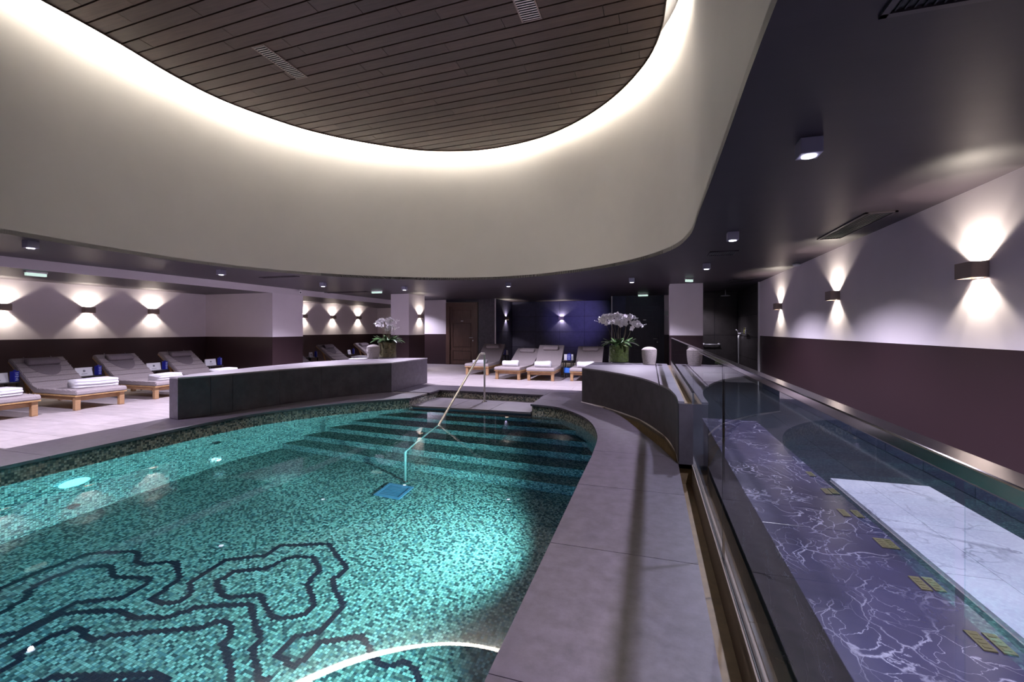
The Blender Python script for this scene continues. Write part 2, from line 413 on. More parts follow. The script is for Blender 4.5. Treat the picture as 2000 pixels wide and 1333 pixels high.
# ------------------------------------------------------------------ outlines
ZC, ZB, ZT = 2.6, 2.43, 5.6                       # dark ceiling, bulkhead soffit, plank ceiling
XR, XG = 2.62, 0.42
POOL = smooth_line([(-6.35, -1.5), (-6.36, 1.0), (-6.37, 2.85), (-6.40, 4.1), (-6.40, 5.2), (-6.28, 6.0), (-5.93, 6.75), (-5.40, 7.52), (-4.72, 8.20)], 6) \
    + [(-4.72, 9.53), (-2.16, 9.43)] + smooth_line([(-2.16, 8.20), (-1.55, 7.98), (-0.96, 7.15), (-0.67, 6.15), (-0.605, 5.2), (-0.605, 4.0), (-0.605, -1.5)], 6)
WATER_LINE = [p for p in POOL if not (p[1] > 8.25)]
DRUM_B = smooth_line([(-7.72, 3.3), (-7.88, 4.5), (-7.93, 5.6), (-7.80, 6.8), (-7.35, 7.9), (-6.45, 9.0), (-5.2, 9.82), (-3.95, 10.16), (-2.72, 10.02),
                      (-1.38, 9.34), (-0.34, 8.36), (0.27, 7.28), (0.47, 6.2), (0.47, 5.0), (0.46, 3.7), (0.44, 2.4), (0.40, .6), (0.05, -1.0), (-1.0, -2.4), (-2.8, -3.3), (-4.8, -3.2), (-6.5, -2.2), (-7.4, -.3), (-7.62, 1.6)], 5, True)
PLANK_O = smooth_line([(-7.38, 3.3), (-7.40, 4.4), (-7.50, 5.4), (-7.47, 6.2), (-7.23, 7.0), (-6.85, 7.78), (-6.22, 8.54), (-5.36, 9.26), (-4.6, 9.62), (-3.62, 9.80), (-2.38, 9.58),
                       (-1.40, 9.02), (-0.63, 8.26), (-0.09, 7.38), (0.13, 6.66), (0.19, 6.0), (0.22, 5.0), (0.21, 3.7), (0.19, 2.4), (0.15, .6), (-0.2, -.85), (-1.2, -2.15), (-2.85, -3.0), (-4.75, -2.9), (-6.35, -2.0), (-7.15, -.2), (-7.34, 1.6)], 5, True)
TRENCH = [(-0.85, 8.20), (-0.62, 7.88), (-0.35, 7.16), (-0.11, 6.34), (0.10, 5.66), (0.27, 4.97), (0.27, -1.5), (0.40, -1.5), (0.40, 5.05), (0.27, 5.05), (0.27, 5.5), (0.17, 6.27), (-0.17, 7.30), (-0.80, 8.27)]
COUNTER = smooth_line([(-1.28, 8.75), (-.80, 8.27), (-.18, 7.31), (.16, 6.28), (.26, 5.55), (.27, 4.98)], 6)

# ------------------------------------------------------------------ room shell
X0, X1, Y0, Y1 = -12.57, 2.62, -4.2, 18.8
room = [(X0 - .2, Y0 - .2), (X1 + .2, Y0 - .2), (X1 + .2, Y1 + .4), (X0 - .2, Y1 + .4)]
NOTCHPOOL = POOL
floor = struct(slab('floor', grout, [room], [offset(POOL, .02), TRENCH], -.06, -.012))
ceiling = struct(slab('ceiling', dark_ceiling, [room], [DRUM_B], ZC, ZC + .06))
struct(box('wall_left', wall_l, (X0 - .2, X0, Y0, Y1, 0, ZC)))
wr = struct(box('wall_right', wall_r, (XR, XR + .2, Y0, 12.7, 0, ZC)))
struct(box('wall_behind', wall_m, (X0, X1, Y0 - .2, Y0, 0, ZC)))
# bulkhead over the loungers and its stub wall
tb = struct(box('trim_1', dark_ceiling, (X0, -10.12, Y0, Y1, ZB, ZC)))
struct(box('trim_2', white_paint, (-10.12, -10.10, Y0, Y1, ZB - .004, ZC)))
struct(box('wall_stub', wall_l, (X0, -10.1, 10.05, 11.2, 0, ZB)))
# column left and column right
struct(box('wall_pillar', wall_m, (-8.44, -7.75, 13.4, 14.5, 0, ZC)))
struct(box('wall_pillar_right', wall_r, (.47, 1.28, 12.55, 13.2, 0, ZC)))
# the oval drum and its plank ceiling
ribbon('wall_drum', drum_mat, DRUM_B, ZC, ZT + .55, closed=True, flip=False, rows=2)['kind'] = 'structure'
struct(slab('ceiling_slab', black, [offset(DRUM_B, .05)], [], ZT + .55, ZT + .6))
YB = 16.6
# back walls: cream part, doors, stone panel, recess, stone, strip, shower
xa = onY(828, 600, YB)[0] - 1.2; xd0 = onY(872, 600, YB)[0]; xd1 = onY(934, 600, YB)[0]; xr0 = onY(968, 600, YB)[0]
xr1 = onY(1195, 600, YB)[0]; xe0 = onY(1222, 600, YB)[0]; xe1 = onY(1297, 600, YB)[0]
struct(box('wall_back', wall_m, (xa, xd0 - .02, YB, YB + .2, 0, ZC)))
struct(box('wall_back_left', wall_l, (X0, xa + .1, Y1, Y1 + .2, 0, ZC)))
struct(box('wall_return', wall_m, (xa, xa + .1, YB + .2, Y1, 0, ZC)))
struct(box('wall_back_stone', coping_mat, (xd1 + .02, xr0, YB, YB + .2, 0, ZC)))
struct(box('wall_recess_side', side_tile, (xr0 - .1, xr0, YB + .2, Y1, 0, ZC)))
wrb = struct(box('wall_recess_back', side_tile, (xr0, xr1 + .3, Y1, Y1 + .2, 0, ZC)))
struct(box('wall_recess_right', blue_tile, (xr1, xr1 + .1, YB + .2, Y1, 0, ZC)))
struct(box('wall_back_dark', blue_tile, (xr1, xe0, YB, YB + .2, 0, ZC)))
struct(box('wall_back_strip', wall_m, (xe1, 1.28, YB, YB + .2, 0, ZC)))
struct(box('wall_over_door', door_dark, (xe0, xe1, YB, YB + .2, 2.36, ZC)))
struct(box('wall_over_door_left', door_dark, (xd0 - .02, xd1 + .02, YB, YB + .2, 2.5, ZC)))
struct(box('wall_shower_back', side_tile, (1.28, XR + .2, 15.7, 15.9, 0, ZC)))
ws = struct(box('wall_shower_side', side_tile, (XR, XR + .2, 12.7, 15.7, 0, ZC)))
struct(box('wall_shower_left', shower_tile, (1.2, 1.28, 13.2, 15.7, 0, ZC)))
# pale vertical trims at the corners
for k, (x, y) in enumerate(((xr0, YB - .02), (xr1, YB - .02), (XR - .02, 12.7))):
    struct(box('trim_%d' % (k + 3), white_trim, (x - .02, x + .02, y - .02, y + .02, 0, ZC)))
# recess, shower: wall tiles as single pieces
def wall_tiles(parent, mt, axis, c, a0, a1, z0, z1, da, dz, g=.006, th=.012):
    a = a0
    while a < a1 - .03:
        b_ = min(a + da, a1); z = z0
        while z < z1 - .03:
            t = min(z + dz, z1)
            if axis == 'y': d = (a + g, b_ - g, c - th, c, z + g, t - g)
            else: d = (c - max(th, 0) if th > 0 else c, c if th > 0 else c - th, a + g, b_ - g, z + g, t - g)
            box('tile', mt, d, parent); z = t
        a = b_
wall_tiles(wrb, blue_tile, 'y', Y1, xr0, xr1, 0, ZC, 1.05, .65)
wall_tiles(bpy.data.objects['wall_recess_side'], blue_tile, 'x', xr0, YB + .05, Y1 - .02, 0, ZC, .72, .65, th=-.012)
wall_tiles(ws, shower_tile, 'x', XR, 12.74, 15.66, 0, ZC, 2.92, .6, th=.012)
wall_tiles(bpy.data.objects['wall_shower_back'], shower_tile, 'y', 15.7, 1.28, XR - .02, 0, ZC, .66, 1.22)
# skirting tiles at the foot of the right wall
bb = struct(box('baseboard_right', side_tile, (XR - .04, XR, -.5, 12.6, 0, .135)))
skirt = plain('skirting_tile', (0.022, 0.026, 0.045), 0.18, noise=.2, rand=.2)
y = 0.2
while y < 12:
    box('tile', skirt, (XR - .052, XR - .04, y + .005, y + .745, .004, .131), bb); y += .75
box('strip', white_trim, (XR - .054, XR, -.5, 12.6, .135, .142), bb)

# ------------------------------------------------------------------ plank ceiling
planks = struct(slab('ceiling_planks', black, [PLANK_O], [], ZT + .03, ZT + .06))
SL = -0.042
def prow(x, k): return 3.94 + .2245 * k + SL * (x + 7.27)
np_ = 0
for k in range(-3, 27):
    x = -7.6 - random.random() * 2.0
    while x < .4:
        xe = x + random.choice((1.5, 1.9, 2.3, 2.6))
        g = .012
        q = [(x + .003, prow(x, k) + g), (xe - .003, prow(xe, k) + g), (xe - .003, prow(xe, k + 1) - g), (x + .003, prow(x, k + 1) - g)]
        if xe > -7.55 and not (q[0][1] > 9.9):
            if slab('plank', plank_mat, [q, offset(PLANK_O, -.02)], [], ZT - .012 + random.uniform(-.002, .002), ZT + .03, planks): np_ += 1
        x = xe
ribbon('rim', plain('rim_brown', (0.09, 0.055, 0.035), .5), PLANK_O, ZT - .03, ZT + .05, planks, closed=True)
ribbon('rim_inner', MATS['rim_brown'], offset(PLANK_O, -.015), ZT - .03, ZT + .05, planks, closed=True, flip=True)
slab('rim_edge', MATS['rim_brown'], [PLANK_O], [offset(PLANK_O, -.015)], ZT - .031, ZT - .029, planks)
cove = ribbon('cove_light_strip', cove_lens, offset(PLANK_O, .004), ZT + .16, ZT + .36, closed=True)
tag(cove, 'warm light strip hidden behind the edge of the oval plank ceiling', 'light strip')
cove2 = ribbon('cove_light_strip', glow('cove_light_high', COVE_COL, 10.0), offset(DRUM_B, -.012), ZT + .15, ZT + .42, closed=True, flip=True)
tag(cove2, 'warm light strip fixed high on the drum wall inside the cove gap', 'light strip')
# slot grilles in the planks
def slot_grille(cx, cy_, wx, ly, label):
    t = thing('air_grille', label, 'vent', (cx, cy_, ZT - .012), 0, 'slot grilles in the plank ceiling')
    bm = bmesh.new()
    for d in ((-wx / 2 - .02, -wx / 2, -ly / 2 - .02, ly / 2 + .02, -.012, .0), (wx / 2, wx / 2 + .02, -ly / 2 - .02, ly / 2 + .02, -.012, .0),
              (-wx / 2, wx / 2, -ly / 2 - .02, -ly / 2, -.012, .0), (-wx / 2, wx / 2, ly / 2, ly / 2 + .02, -.012, .0)): cuboid(bm, *d)
    link('frame', frombm('frame', bm), bronze, t)
    box('backing', black, (-wx / 2, wx / 2, -ly / 2, ly / 2, -.003, 0), t)
    n = int(ly / .042)
    sl = frombm('slat', (lambda b_: (cuboid(b_, -wx / 2, wx / 2, -.009, .009, -.010, -.004), b_)[1])(bmesh.new()))
    for i in range(n): link('slat', sl, metal, t, (0, -ly / 2 + (i + .5) * ly / n, 0))
slot_grille(-5.54, 5.68, .19, .86, 'long slotted air grille in the plank ceiling nearer the left edge of the oval')
slot_grille(-1.54, 5.46, .24, .86, 'slotted air grille in the plank ceiling cut by the top edge of the photo')

# ------------------------------------------------------------------ swimming pool
pool = thing('swimming_pool', 'curved swimming pool lined with teal glass mosaic, set in the stone deck', 'pool', (0, 0, 0))
WALLP = offset(POOL, .02)
ribbon('pool_wall', mosaic, WALLP, PZ, -.045, pool, closed=True, smooth=False)
FL = offset([p for p in POOL if p[1] < 8.25], .03)
slab('pool_floor', mosaic, [FL], [], PZ - .05, PZ, pool, uv=True)
YS = [8.02, 7.70, 7.38, 7.04, 6.70, 6.34]
YS = [uw(970, v, z)[1] for v, z in zip((821, 837.6, 858.3, 882.6, 912.3, 946), [-.34 - .285 * (i + 1) for i in range(6)])]
ys = [8.36] + YS
zs = [-.34 - .285 * i for i in range(7)]
for i in range(6):
    y1 = ys[i]; y0 = ys[i + 1]
    yb = y1 + .02
    q = [(-6.8, y0 + .17), (-.3, y0 - .075), (-.3, yb - .075), (-6.8, yb + .17)]
    me = slab_mesh('pool_step', [q, FL], [], PZ, zs[i])
    if me:
        l = me.uv_layers.new(name='UVMap')
        for p in me.polygons:
            for li in p.loop_indices:
                co = me.vertices[me.loops[li].vertex_index].co
                l.data[li].uv = (co.x, co.y) if abs(p.normal.z) > .5 else (co.x + co.y * .001, co.z)
        link('pool_step', me, mosaic, pool)
    y = y0
# landing of dark pavers just above the water
LAND = [(-4.70, 8.28), (-2.18, 8.28), (-2.18, 9.41), (-4.70, 9.51)]
slab('landing_base', stone_face, [LAND], [], PZ, -.20, pool)
for a, b_ in ((-4.70, -3.86), (-3.85, -3.01), (-3.00, -2.18)):
    slab('paver', stone, [[(a + .002, 8.24), (b_ - .002, 8.24), (b_ - .002, 9.6), (a + .002, 9.6)], offset(POOL, .0)], [], -.20, -.165, pool)
wtr = slab('water', water, [offset(WATER_LINE, .018)], [], WZ, WZ, pool)
wtr['kind'] = 'stuff'
# black contour lines laid in the floor mosaic
CR = lambda L: [(x / 2.76, 850 + y / 2.76) for x, y in L]
C5 = lambda L: [(500 + x / 2.222, 1000 + y / 2.222) for x, y in L]
LINES = [
 CR([(-120, 890), (0, 830), (160, 755), (440, 650), (560, 638), (720, 632), (745, 660), (725, 685), (770, 703), (880, 690), (945, 690), (955, 740), (965, 780), (800, 885), (870, 915), (930, 910), (1025, 860), (1015, 800), (1200, 680), (1330, 665), (1420, 655), (1500, 600), (1770, 592), (1815, 660), (1865, 715), (1790, 780), (1800, 840), (1845, 920), (1700, 1070), (1570, 1100), (1480, 1190), (1580, 1255), (1710, 1125), (1850, 1110)]) + C5([(400, 548), (455, 545), (490, 600), (500, 640), (560, 680), (640, 655), (685, 690), (710, 745), (700, 800)]),
 CR([(-120, 1010), (0, 955), (130, 890), (155, 830), (240, 785), (420, 715), (590, 710), (600, 770), (700, 775), (800, 775), (790, 800), (640, 885), (500, 900), (380, 915), (250, 990), (100, 1060), (0, 1085), (-120, 1120)]),
 CR([(1165, 790), (1240, 745), (1420, 725), (1520, 675), (1600, 660), (1680, 665), (1720, 730), (1650, 800), (1690, 910), (1640, 960), (1560, 990), (1470, 995), (1420, 920), (1400, 870), (1290, 875), (1220, 885), (1175, 850), (1165, 790)]),
 CR([(-120, 1180), (0, 1135), (130, 1070), (300, 975), (450, 960), (640, 955), (700, 995), (850, 990), (940, 970), (1040, 935), (1200, 925), (1345, 920), (1380, 1050), (1400, 1100), (1350, 1150), (1380, 1270), (1400, 1400)]),
 CR([(-120, 1330), (0, 1270), (125, 1207), (80, 1190), (130, 1165), (280, 1080), (370, 1050), (460, 1060), (430, 1090), (470, 1110), (560, 1090), (850, 1065), (1040, 1050), (1150, 1010), (1230, 1020), (1245, 1070), (1190, 1120), (1220, 1200), (1240, 1290), (1210, 1400)]),
 CR([(170, 1345), (260, 1315), (400, 1305), (560, 1310), (830, 1300), (900, 1345)]), CR([(200, 1380), (400, 1340), (600, 1350), (830, 1340), (900, 1380)]),
 C5([(-40, 760), (60, 720)])]
cells = set(); S = .025
for L_ in LINES:
    P = [uw(u, v, PZ) for u, v in L_]
    for a, b_ in zip(P, P[1:]):
        n = max(2, int(math.dist(a, b_) / .008))
        for i in range(n + 1):
            x = a[0] + (b_[0] - a[0]) * i / n; y = a[1] + (b_[1] - a[1]) * i / n
            i0, j0 = math.floor(x / S), math.floor(y / S)
            cells |= {(i0, j0), (i0 + 1, j0)} if abs(b_[1] - a[1]) > abs(b_[0] - a[0]) else {(i0, j0), (i0, j0 + 1)}
V = []; Fc = []
for i, j in cells:
    x, y = i * S + .001, j * S + .001; d = S - .002; b0 = len(V)
    for z in (PZ, PZ + .0025): V += [(x, y, z), (x + d, y, z), (x + d, y + d, z), (x, y + d, z)]
    Fc += [(b0 + 4, b0 + 5, b0 + 6, b0 + 7)] + [(b0 + k, b0 + (k + 1) % 4, b0 + 4 + (k + 1) % 4, b0 + 4 + k) for k in range(4)]
ml = link('mosaic_line', mesh('mosaic_line', V, Fc), ink, pool); ml['kind'] = 'stuff'
# drain grate
dq = [uw(735, 965, PZ), uw(772, 978, PZ), uw(803, 955, PZ), uw(768, 944, PZ)]
dx, dy = sum(p[0] for p in dq) / 4, sum(p[1] for p in dq) / 4
dr = thing('drain_grate', 'square blue-white slotted drain grate on the pool floor by the handrail foot', 'drain', (dx, dy, PZ), 0)
grate = plain('grate_plastic', (0.16, 0.22, 0.36), .4); dr.scale = (.66, .66, 1)
bm = bmesh.new()
for d in ((-.3, .3, -.3, -.24, 0, .02), (-.3, .3, .24, .3, 0, .02), (-.3, -.24, -.24, .24, 0, .02), (.24, .3, -.24, .24, 0, .02)): cuboid(bm, *d)
link('frame', frombm('frame', bm), grate, dr)
sb = frombm('bar', (lambda b_: (cuboid(b_, -.24, .24, -.018, .018, 0, .014), b_)[1])(bmesh.new()))
for i in range(8): link('bar', sb, grate, dr, (0, -.21 + i * .06, 0))
box('backing', black, (-.24, .24, -.24, .24, 0, .003), dr)
# lamps and jets in the long left wall
def pool_lamp(u, v, r, mt, label, X=-6.365):
    y, z = uwX(u, v, X + .0)
    t = thing('pool_lamp', label, 'lamp', (X, y, z), 0)
    a = lathe_mesh('lens', [(r * .86, .0), (r * .86, .012), (r * .5, .022), (.001, .026)], 28); b_ = lathe_mesh('bezel', [(r * .86, .02), (r, .012), (r, 0)], 28, False)
    link('lens', a, mt, t, rot=(0, PI / 2, 0)); link('bezel', b_, pool_lens, t, rot=(0, PI / 2, 0))
    return (X, y, z)
L1 = pool_lamp(145, 943, .15, pool_lens, 'large round glowing underwater lamp in the left pool wall')
L2 = pool_lamp(426, 899, .045, pool_hot, 'small bright underwater lamp in the left pool wall near the steps')
for (u, v, lb) in ((145, 990, 'round water jet below the large pool lamp'), (425, 866, 'dark round jet above the small bright pool lamp')):
    y, z = uwX(u, v, -6.365)
    t = tag(link('water_jet', lathe_mesh('water_jet', [(.06, 0), (.06, .012), (.04, .016), (.035, .004), (.01, .004), (.001, .014)], 20), black, None, (-6.366, y, z), (0, PI / 2, 0)), lb, 'jet')
# light under water
light('SPOT', (-6.26, L2[1], L2[2] + .05), (1, -.05, -.02), POOL_W * .25, POOL_COL, .05, 50, .8)
light('SPOT', (-.70, 4.6, -1.15), (-1, .02, .08), POOL_W * 1.9, POOL_COL, .06, 130, 1)
light('SPOT', (-.70, 2.6, -1.25), (-1, -.02, .10), POOL_W * 1.0, POOL_COL, .06, 130, 1)
light('SPOT', (-.70, .6, -1.0), (-1, .1, -.05), POOL_W * .8, POOL_COL, .06, 120, .9)
light('SPOT', (-3.4, -1.2, -.7), (0, 1, -.08), POOL_W * 1.0, (.10, .40, .80), .06, 110, .8)  # added unseen blue lamp, tints the dim water and steps

# ------------------------------------------------------------------ deck, coping, floor tiles
CO = offset([(x, y) for x, y in POOL if y < 8.3], .86)
# outer outline of the coping: left band then around the landing
left_in = [p for p in POOL if p[0] < -4.7 and p[1] < 8.3]
def band(a, b_, name='coping_stone', par=None): pass
PO = [(-7.21, -1.5), (-7.22, 2.0), (-7.24, 3.3), (-7.28, 4.4), (-7.30, 5.2)] + [(-7.05, 5.9), (-6.75, 6.9), (-6.35, 7.9), (-5.75, 8.9), (-5.60, 9.4), (-5.60, 10.3), (-1.30, 10.3)]
PO = PO + [(-1.30, 8.7)] + [(x, y) for x, y in TRENCH[:6]] + [(.27, -1.5)]
PO = [p for p in PO]
inner_hole = offset(POOL, -.028)
cuts = []
def strip_piece(name, mt, q, z0=-.035, z1=0.0, par=floor, outs=()):
    return slab(name, mt, [PO, q], [inner_hole] + list(outs), z0, z1, par)
g = .0025
# right deck slabs: joints across the deck every 1.19 m
js = [-1.5, .56, 1.745, 2.925, 4.10, 5.28, 6.45, 7.6, 8.75, 10.4]
for a, b_ in zip(js, js[1:]):
    if b_ < 1: continue
    strip_piece('paver', coping_mat, [(-2.16, a + g), (.6, a + g - .04), (.6, b_ - g - .04), (-2.16, b_ - g)])
# behind the landing
for a, b_ in ((-5.6, -4.4), (-4.4, -3.28), (-3.28, -2.165)):
    strip_piece('paver', coping_mat, [(a + g, 9.0), (b_ - g, 9.0), (b_ - g, 10.5), (a + g, 10.5)])
# left coping
js = [-1.5, .9, 2.1, 3.25, 4.4, 5.55, 6.7, 7.85, 9.0]
for a, b_ in zip(js, js[1:]):
    if b_ < 2: continue
    strip_piece('paver', coping_mat, [(-8, a + g), (-4.4, a + g - (.0 if a < 5 else .35)), (-4.4, b_ - g - (.0 if b_ < 5 else .35)), (-8, b_ - g)])
# pale floor tiles everywhere else that the photo shows
def seen(x, y):
    r = x * cs + y * sn; fw = -x * sn + y * cs
    return fw > .5 and abs(r / fw) < 1.22
nt_ = 0
PO2 = offset(PO, .004)
for j in range(-1, 33):
    ya = -.3 + j * .6
    x = -12.57 - (j % 2) * .6
    while x < .4:
        xe = min(x + 1.2, .36)
        if xe - x > .1 and seen((x + xe) / 2, ya + .3) and ya + .3 > .8 and ya < 18.6:
            q = [(x + g, ya + g), (xe - g, ya + g), (xe - g, ya + .6 - g), (x + g, ya + .6 - g)]
            corners_in = all(inside(p, PO) for p in q)
            if not corners_in and nt_ < 298:
                if slab('tile', floor_tile, [q], [PO2, TRENCH], -.03, -.002, floor): nt_ += 1
        x += 1.2
# bronze trench channel by the glass and around the counter foot
tr_ = thing('drain_channel', 'bronze-lined sunken drain channel along the foot of the glass screen', 'channel', (0, 0, 0))
slab('channel_bed', gutter_mat, [offset(TRENCH, .01)], [], -.26, -.22, tr_)
ribbon('channel_side', gutter_mat, TRENCH, -.25, -.012, tr_, closed=True, smooth=False)

# ------------------------------------------------------------------ glass screen
sc_ = thing('glass_screen', 'frameless glass screen with slim steel top rail between deck and marble bench', 'glass screen', (XG, 0, 0))
box('base_profile', track, (-.020, -.011, -1.5, 4.97, -.24, .010), sc_)
box('base_profile', track, (.011, .020, -1.5, 4.97, -.24, .010), sc_)
box('gasket', black, (-.011, -.0065, -1.5, 4.97, -.05, .016), sc_); box('gasket', black, (.0065, .011, -1.5, 4.97, -.05, .016), sc_)
YG = 2.99
for a, b_, z0 in ((-1.5, .78, -.04), (.80, YG - .006, -.04), (YG + .006, 4.97, -.04), (4.985, 7.6, .655), (7.61, 10.25, .655)):
    box('glass_pane', glass, (-.006, .006, a, b_, z0, 1.205), sc_)
box('pane_edge', black, (-.0065, .0065, YG - .005, YG + .005, 0, 1.2), sc_)
rail = box('top_rail', steel, (-.022, .022, -1.5, 10.25, 1.197, 1.221), sc_, bevel=.003)
# raised rail set in the counter
t = thing('counter_rail', 'low steel upstand rail clamped over the slot in the curved stone counter', 'rail', (XG, 0, .655))
box('plate', metal, (-.016, -.009, 5.0, 10.2, -.08, .095), t); box('cap', steel, (-.020, .004, 5.0, 10.2, .090, .098), t)

# ------------------------------------------------------------------ stone counter (right) and low wall (left)
ct = thing('stone_counter', 'dark stone counter with concave curved front beside the glass screen', 'counter', (0, 0, 0))
CT = COUNTER + [(XG - .004, 4.98), (XG - .004, 10.34), (-1.24, 10.34)]
slab('body', stone_face, [offset(CT, -.006)], [], 0, .628, ct)
ribbon('front_panel', stone_face, COUNTER, .004, .632, ct, flip=True)
for i, q in enumerate(([(-2, 4), (.10, 4), (.085, 11), (-2, 11)], [(.115, 4), (.33, 4), (.33, 7.62), (.115, 7.6)], [(.115, 7.615), (.33, 7.625), (.33, 11), (.1, 11)])):
    slab('top_slab', top_lit, [CT, q], [], .630, .655, ct)
box('slot', gutter_mat, (.331, .40, 5.0, 10.2, .628, .634), ct)
box('end_panel', stone_face, (.275, XG - .006, 4.972, 4.982, .006, .63), ct)

FRT = [at(330, 737, .655), at(350, 739, .655)]
LWf = [(-7.00, 5.14), (-6.84, 5.6), (-6.70, 6.35), (-6.50, 7.1), (-6.22, 7.85), (-5.55, 8.83)]
LWs = smooth_line(LWf, 6)
LW = LWs + [(-5.60, 10.62), (-6.85, 10.3), (-7.45, 8.6), (-7.50, 7.0), (-7.36, 5.9), (-7.24, 5.18)]
lw = thing('low_wall', 'long low curved wall clad in dark stone panels with top coloured as spotlit, left of the pool steps', 'low wall', (0, 0, 0))
slab('core', stone_face, [offset(LW, -.012)], [], 0, .63, lw)
slab('top_slab', top_spotlit, [offset(LW, .002)], [], .632, .655, lw)
# front panels
def cut_line(line, lens):
    out = []; cur = [line[0]]; acc = 0; it = iter(lens); nxt = next(it)
    for a, b_ in zip(line, line[1:]):
        d = math.dist(a, b_)
        while acc + d >= nxt:
            t_ = (nxt - acc) / d; p = (a[0] + (b_[0] - a[0]) * t_, a[1] + (b_[1] - a[1]) * t_)
            cur.append(p); out.append(cur); cur = [p]; a = p; d = math.dist(a, b_); acc = nxt
            nxt = next(it, 1e9)
        acc += d; cur.append(b_)
    out.append(cur); return out
def panel(line, z0, z1, mt, par, th=.014):
    if len(line) < 2: return
    a, b_ = Vector(line[0]), Vector(line[-1]); d = (b_ - a).normalized(); nrm = Vector((d.y, -d.x))
    L_ = [Vector(p) for p in line]; L_[0] = L_[0] + d * .004; L_[-1] = L_[-1] - d * .004
    poly = [tuple(p) for p in L_] + [tuple(p - nrm * th) for p in reversed(L_)]
    slab('panel', mt, [poly], [], z0, z1, par)
for pc in cut_line(LWs, (.45, .80, 1.65, 2.5, 3.3)): panel(pc, .006, .628, stone_face, lw)
panel([(-5.555, 8.84), (-5.60, 10.62)], .006, .628, coping_mat, lw)
panel([(-7.24, 5.18), (-7.00, 5.14)], .006, .628, coping_mat, lw)

# ------------------------------------------------------------------ bench, pale slabs and dark floor beyond the glass
zoneR = [(.44, -1.5), (XR - .04, -1.5), (XR - .04, 12.6), (.44, 12.6)]
y = 0.0
while y < 12.4:
    for a, b_ in ((.45, 1.2), (1.2, 1.9), (1.9, XR - .04)):
        slab('tile', dark_floor, [[(a + g, y + g), (b_ - g, y + g), (b_ - g, y + 1.2 - g), (a + g, y + 1.2 - g)]], [[(1.58, -2), (2.36, -2), (2.36, 4.9), (1.58, 4.9)]], -.03, -.002, floor)
    y += 1.2
path = thing('marble_path', 'strip of pale grey veined marble slabs between the dark bench and the right wall', 'paving', (0, 0, 0))
for a, b_, off in ((1.60, 1.86, .0), (1.863, 2.35, .35)):
    y = 4.9
    first = .62 + off
    while y > -.5:
        y2 = y - first; first = 1.1
        box('slab', white_marble, (a, b_, max(y2, -.6) + .0015, y - .0015, -.03, .012), path); y = y2
t = thing('marble_bench', 'long dark veined marble bench behind the glass screen with a row of brass plates', 'bench', (0, 0, 0))
box('bench_top', dark_marble, (.55, 1.10, 2.62, 5.5, .37, .40), t, bevel=.003); box('bench_top', dark_marble, (.55, 1.10, -1.0, 2.617, .37, .40), t, bevel=.003)
box('bench_side', dark_marble, (.565, .58, -1.0, 5.49, 0, .37), t); box('bench_side', dark_marble, (1.07, 1.085, -1.0, 5.49, 0, .37), t)
box('bench_end', dark_marble, (.58, 1.07, 5.46, 5.48, 0, .37), t)
pm = None
for (u, v) in ((1583, 927), (1614, 961), (1648, 1003), (1722, 1062), (1797, 1141), (1914, 1254), (1674, 1005), (1739, 1064), (1823, 1143), (1952, 1260), (1629, 961)):
    x, y = at(u, v, .4)
    if pm is None:
        b1 = bmesh.new(); cuboid(b1, -.018, .018, -.05, .05, 0, .004)
        for i in range(4): cuboid(b1, -.010, .010, -.038 + i * .022, -.028 + i * .022, .004, .0055)
        pm = frombm('brass_plate', b1)
    link('brass_plate', pm, brass, t, (min(x, 1.075), y, .40))

# ------------------------------------------------------------------ pool handrail
hr = thing('pool_handrail', 'polished steel handrail running from the landing down into the pool', 'handrail', (0, 0, 0))
HX = -3.45
top_y = 9.14
def bend(pts, r=.07, n=5):
    P = [Vector(p) for p in pts]; out = [P[0]]
    for i in range(1, len(P) - 1):
        a = (P[i - 1] - P[i]).normalized() * r; c_ = (P[i + 1] - P[i]).normalized() * r
        for k in range(n + 1):
            t_ = k / n; out.append(P[i] + a * (1 - t_) ** 2 + c_ * t_ ** 2)
    out.append(P[-1]); return out
zt = .885
link('rail', tube_mesh('rail', bend([(HX, 9.16, -.165), (HX, 9.16, zt), (HX, 8.90, zt), (HX, 5.86, -.85), (HX, 5.86, PZ)], .05), .021, 12), hand_steel, hr)
for z, y in ((-.165, 9.16), (PZ, 5.86)):
    link('flange', lathe_mesh('flange', [(.055, 0), (.055, .008), (.024, .02)], 20), steel, hr, (HX, y, z))

# ------------------------------------------------------------------ ceiling spots
SPOTS = [((1580, 305), 'square ceiling spotlight nearest the camera over the marble bench'), ((1431, 470), 'square ceiling spotlight second from the camera in the row right of the drum'),
         ((1380, 526), 'square ceiling spotlight in front of the white right pillar'), ((1234, 552), 'square ceiling spotlight before the dark door on the right'),
         ((993, 560), 'square ceiling spotlight over the foot of the back loungers'), ((790, 567), 'square ceiling spotlight just before the white left pillar'),
         ((631, 560), 'square ceiling spotlight above the broad end of the low wall'), ((432, 537), 'square ceiling spotlight left of the dome camera'),
         ((60, 485), 'square ceiling spotlight at far left above the first lounger')]
bm = bmesh.new(); cuboid(bm, -.062, .062, -.062, .062, -.1, 0, bevel=.004); sbm = frombm('spot_case', bm)
lm = lathe_mesh('lens', [(.042, -.1015), (.042, -.106), (.001, -.108)], 20)
def spot(x, y, label, k=1.0, col=SPOT_COL):
    t = thing('ceiling_spotlight', label, 'spotlight', (x, y, ZC), 0, 'square spotlights on the dark ceiling')
    link('case', sbm, spot_body, t); link('lens', lm, spot_lens, t)
    light('SPOT', (0, 0, -.13), (0, 0, -1), SPOT_W * k, col, .03, 134, .65, t)
for (u, v), lb in SPOTS:
    x, y = at(u, v, 2.5); spot(x, y, lb)
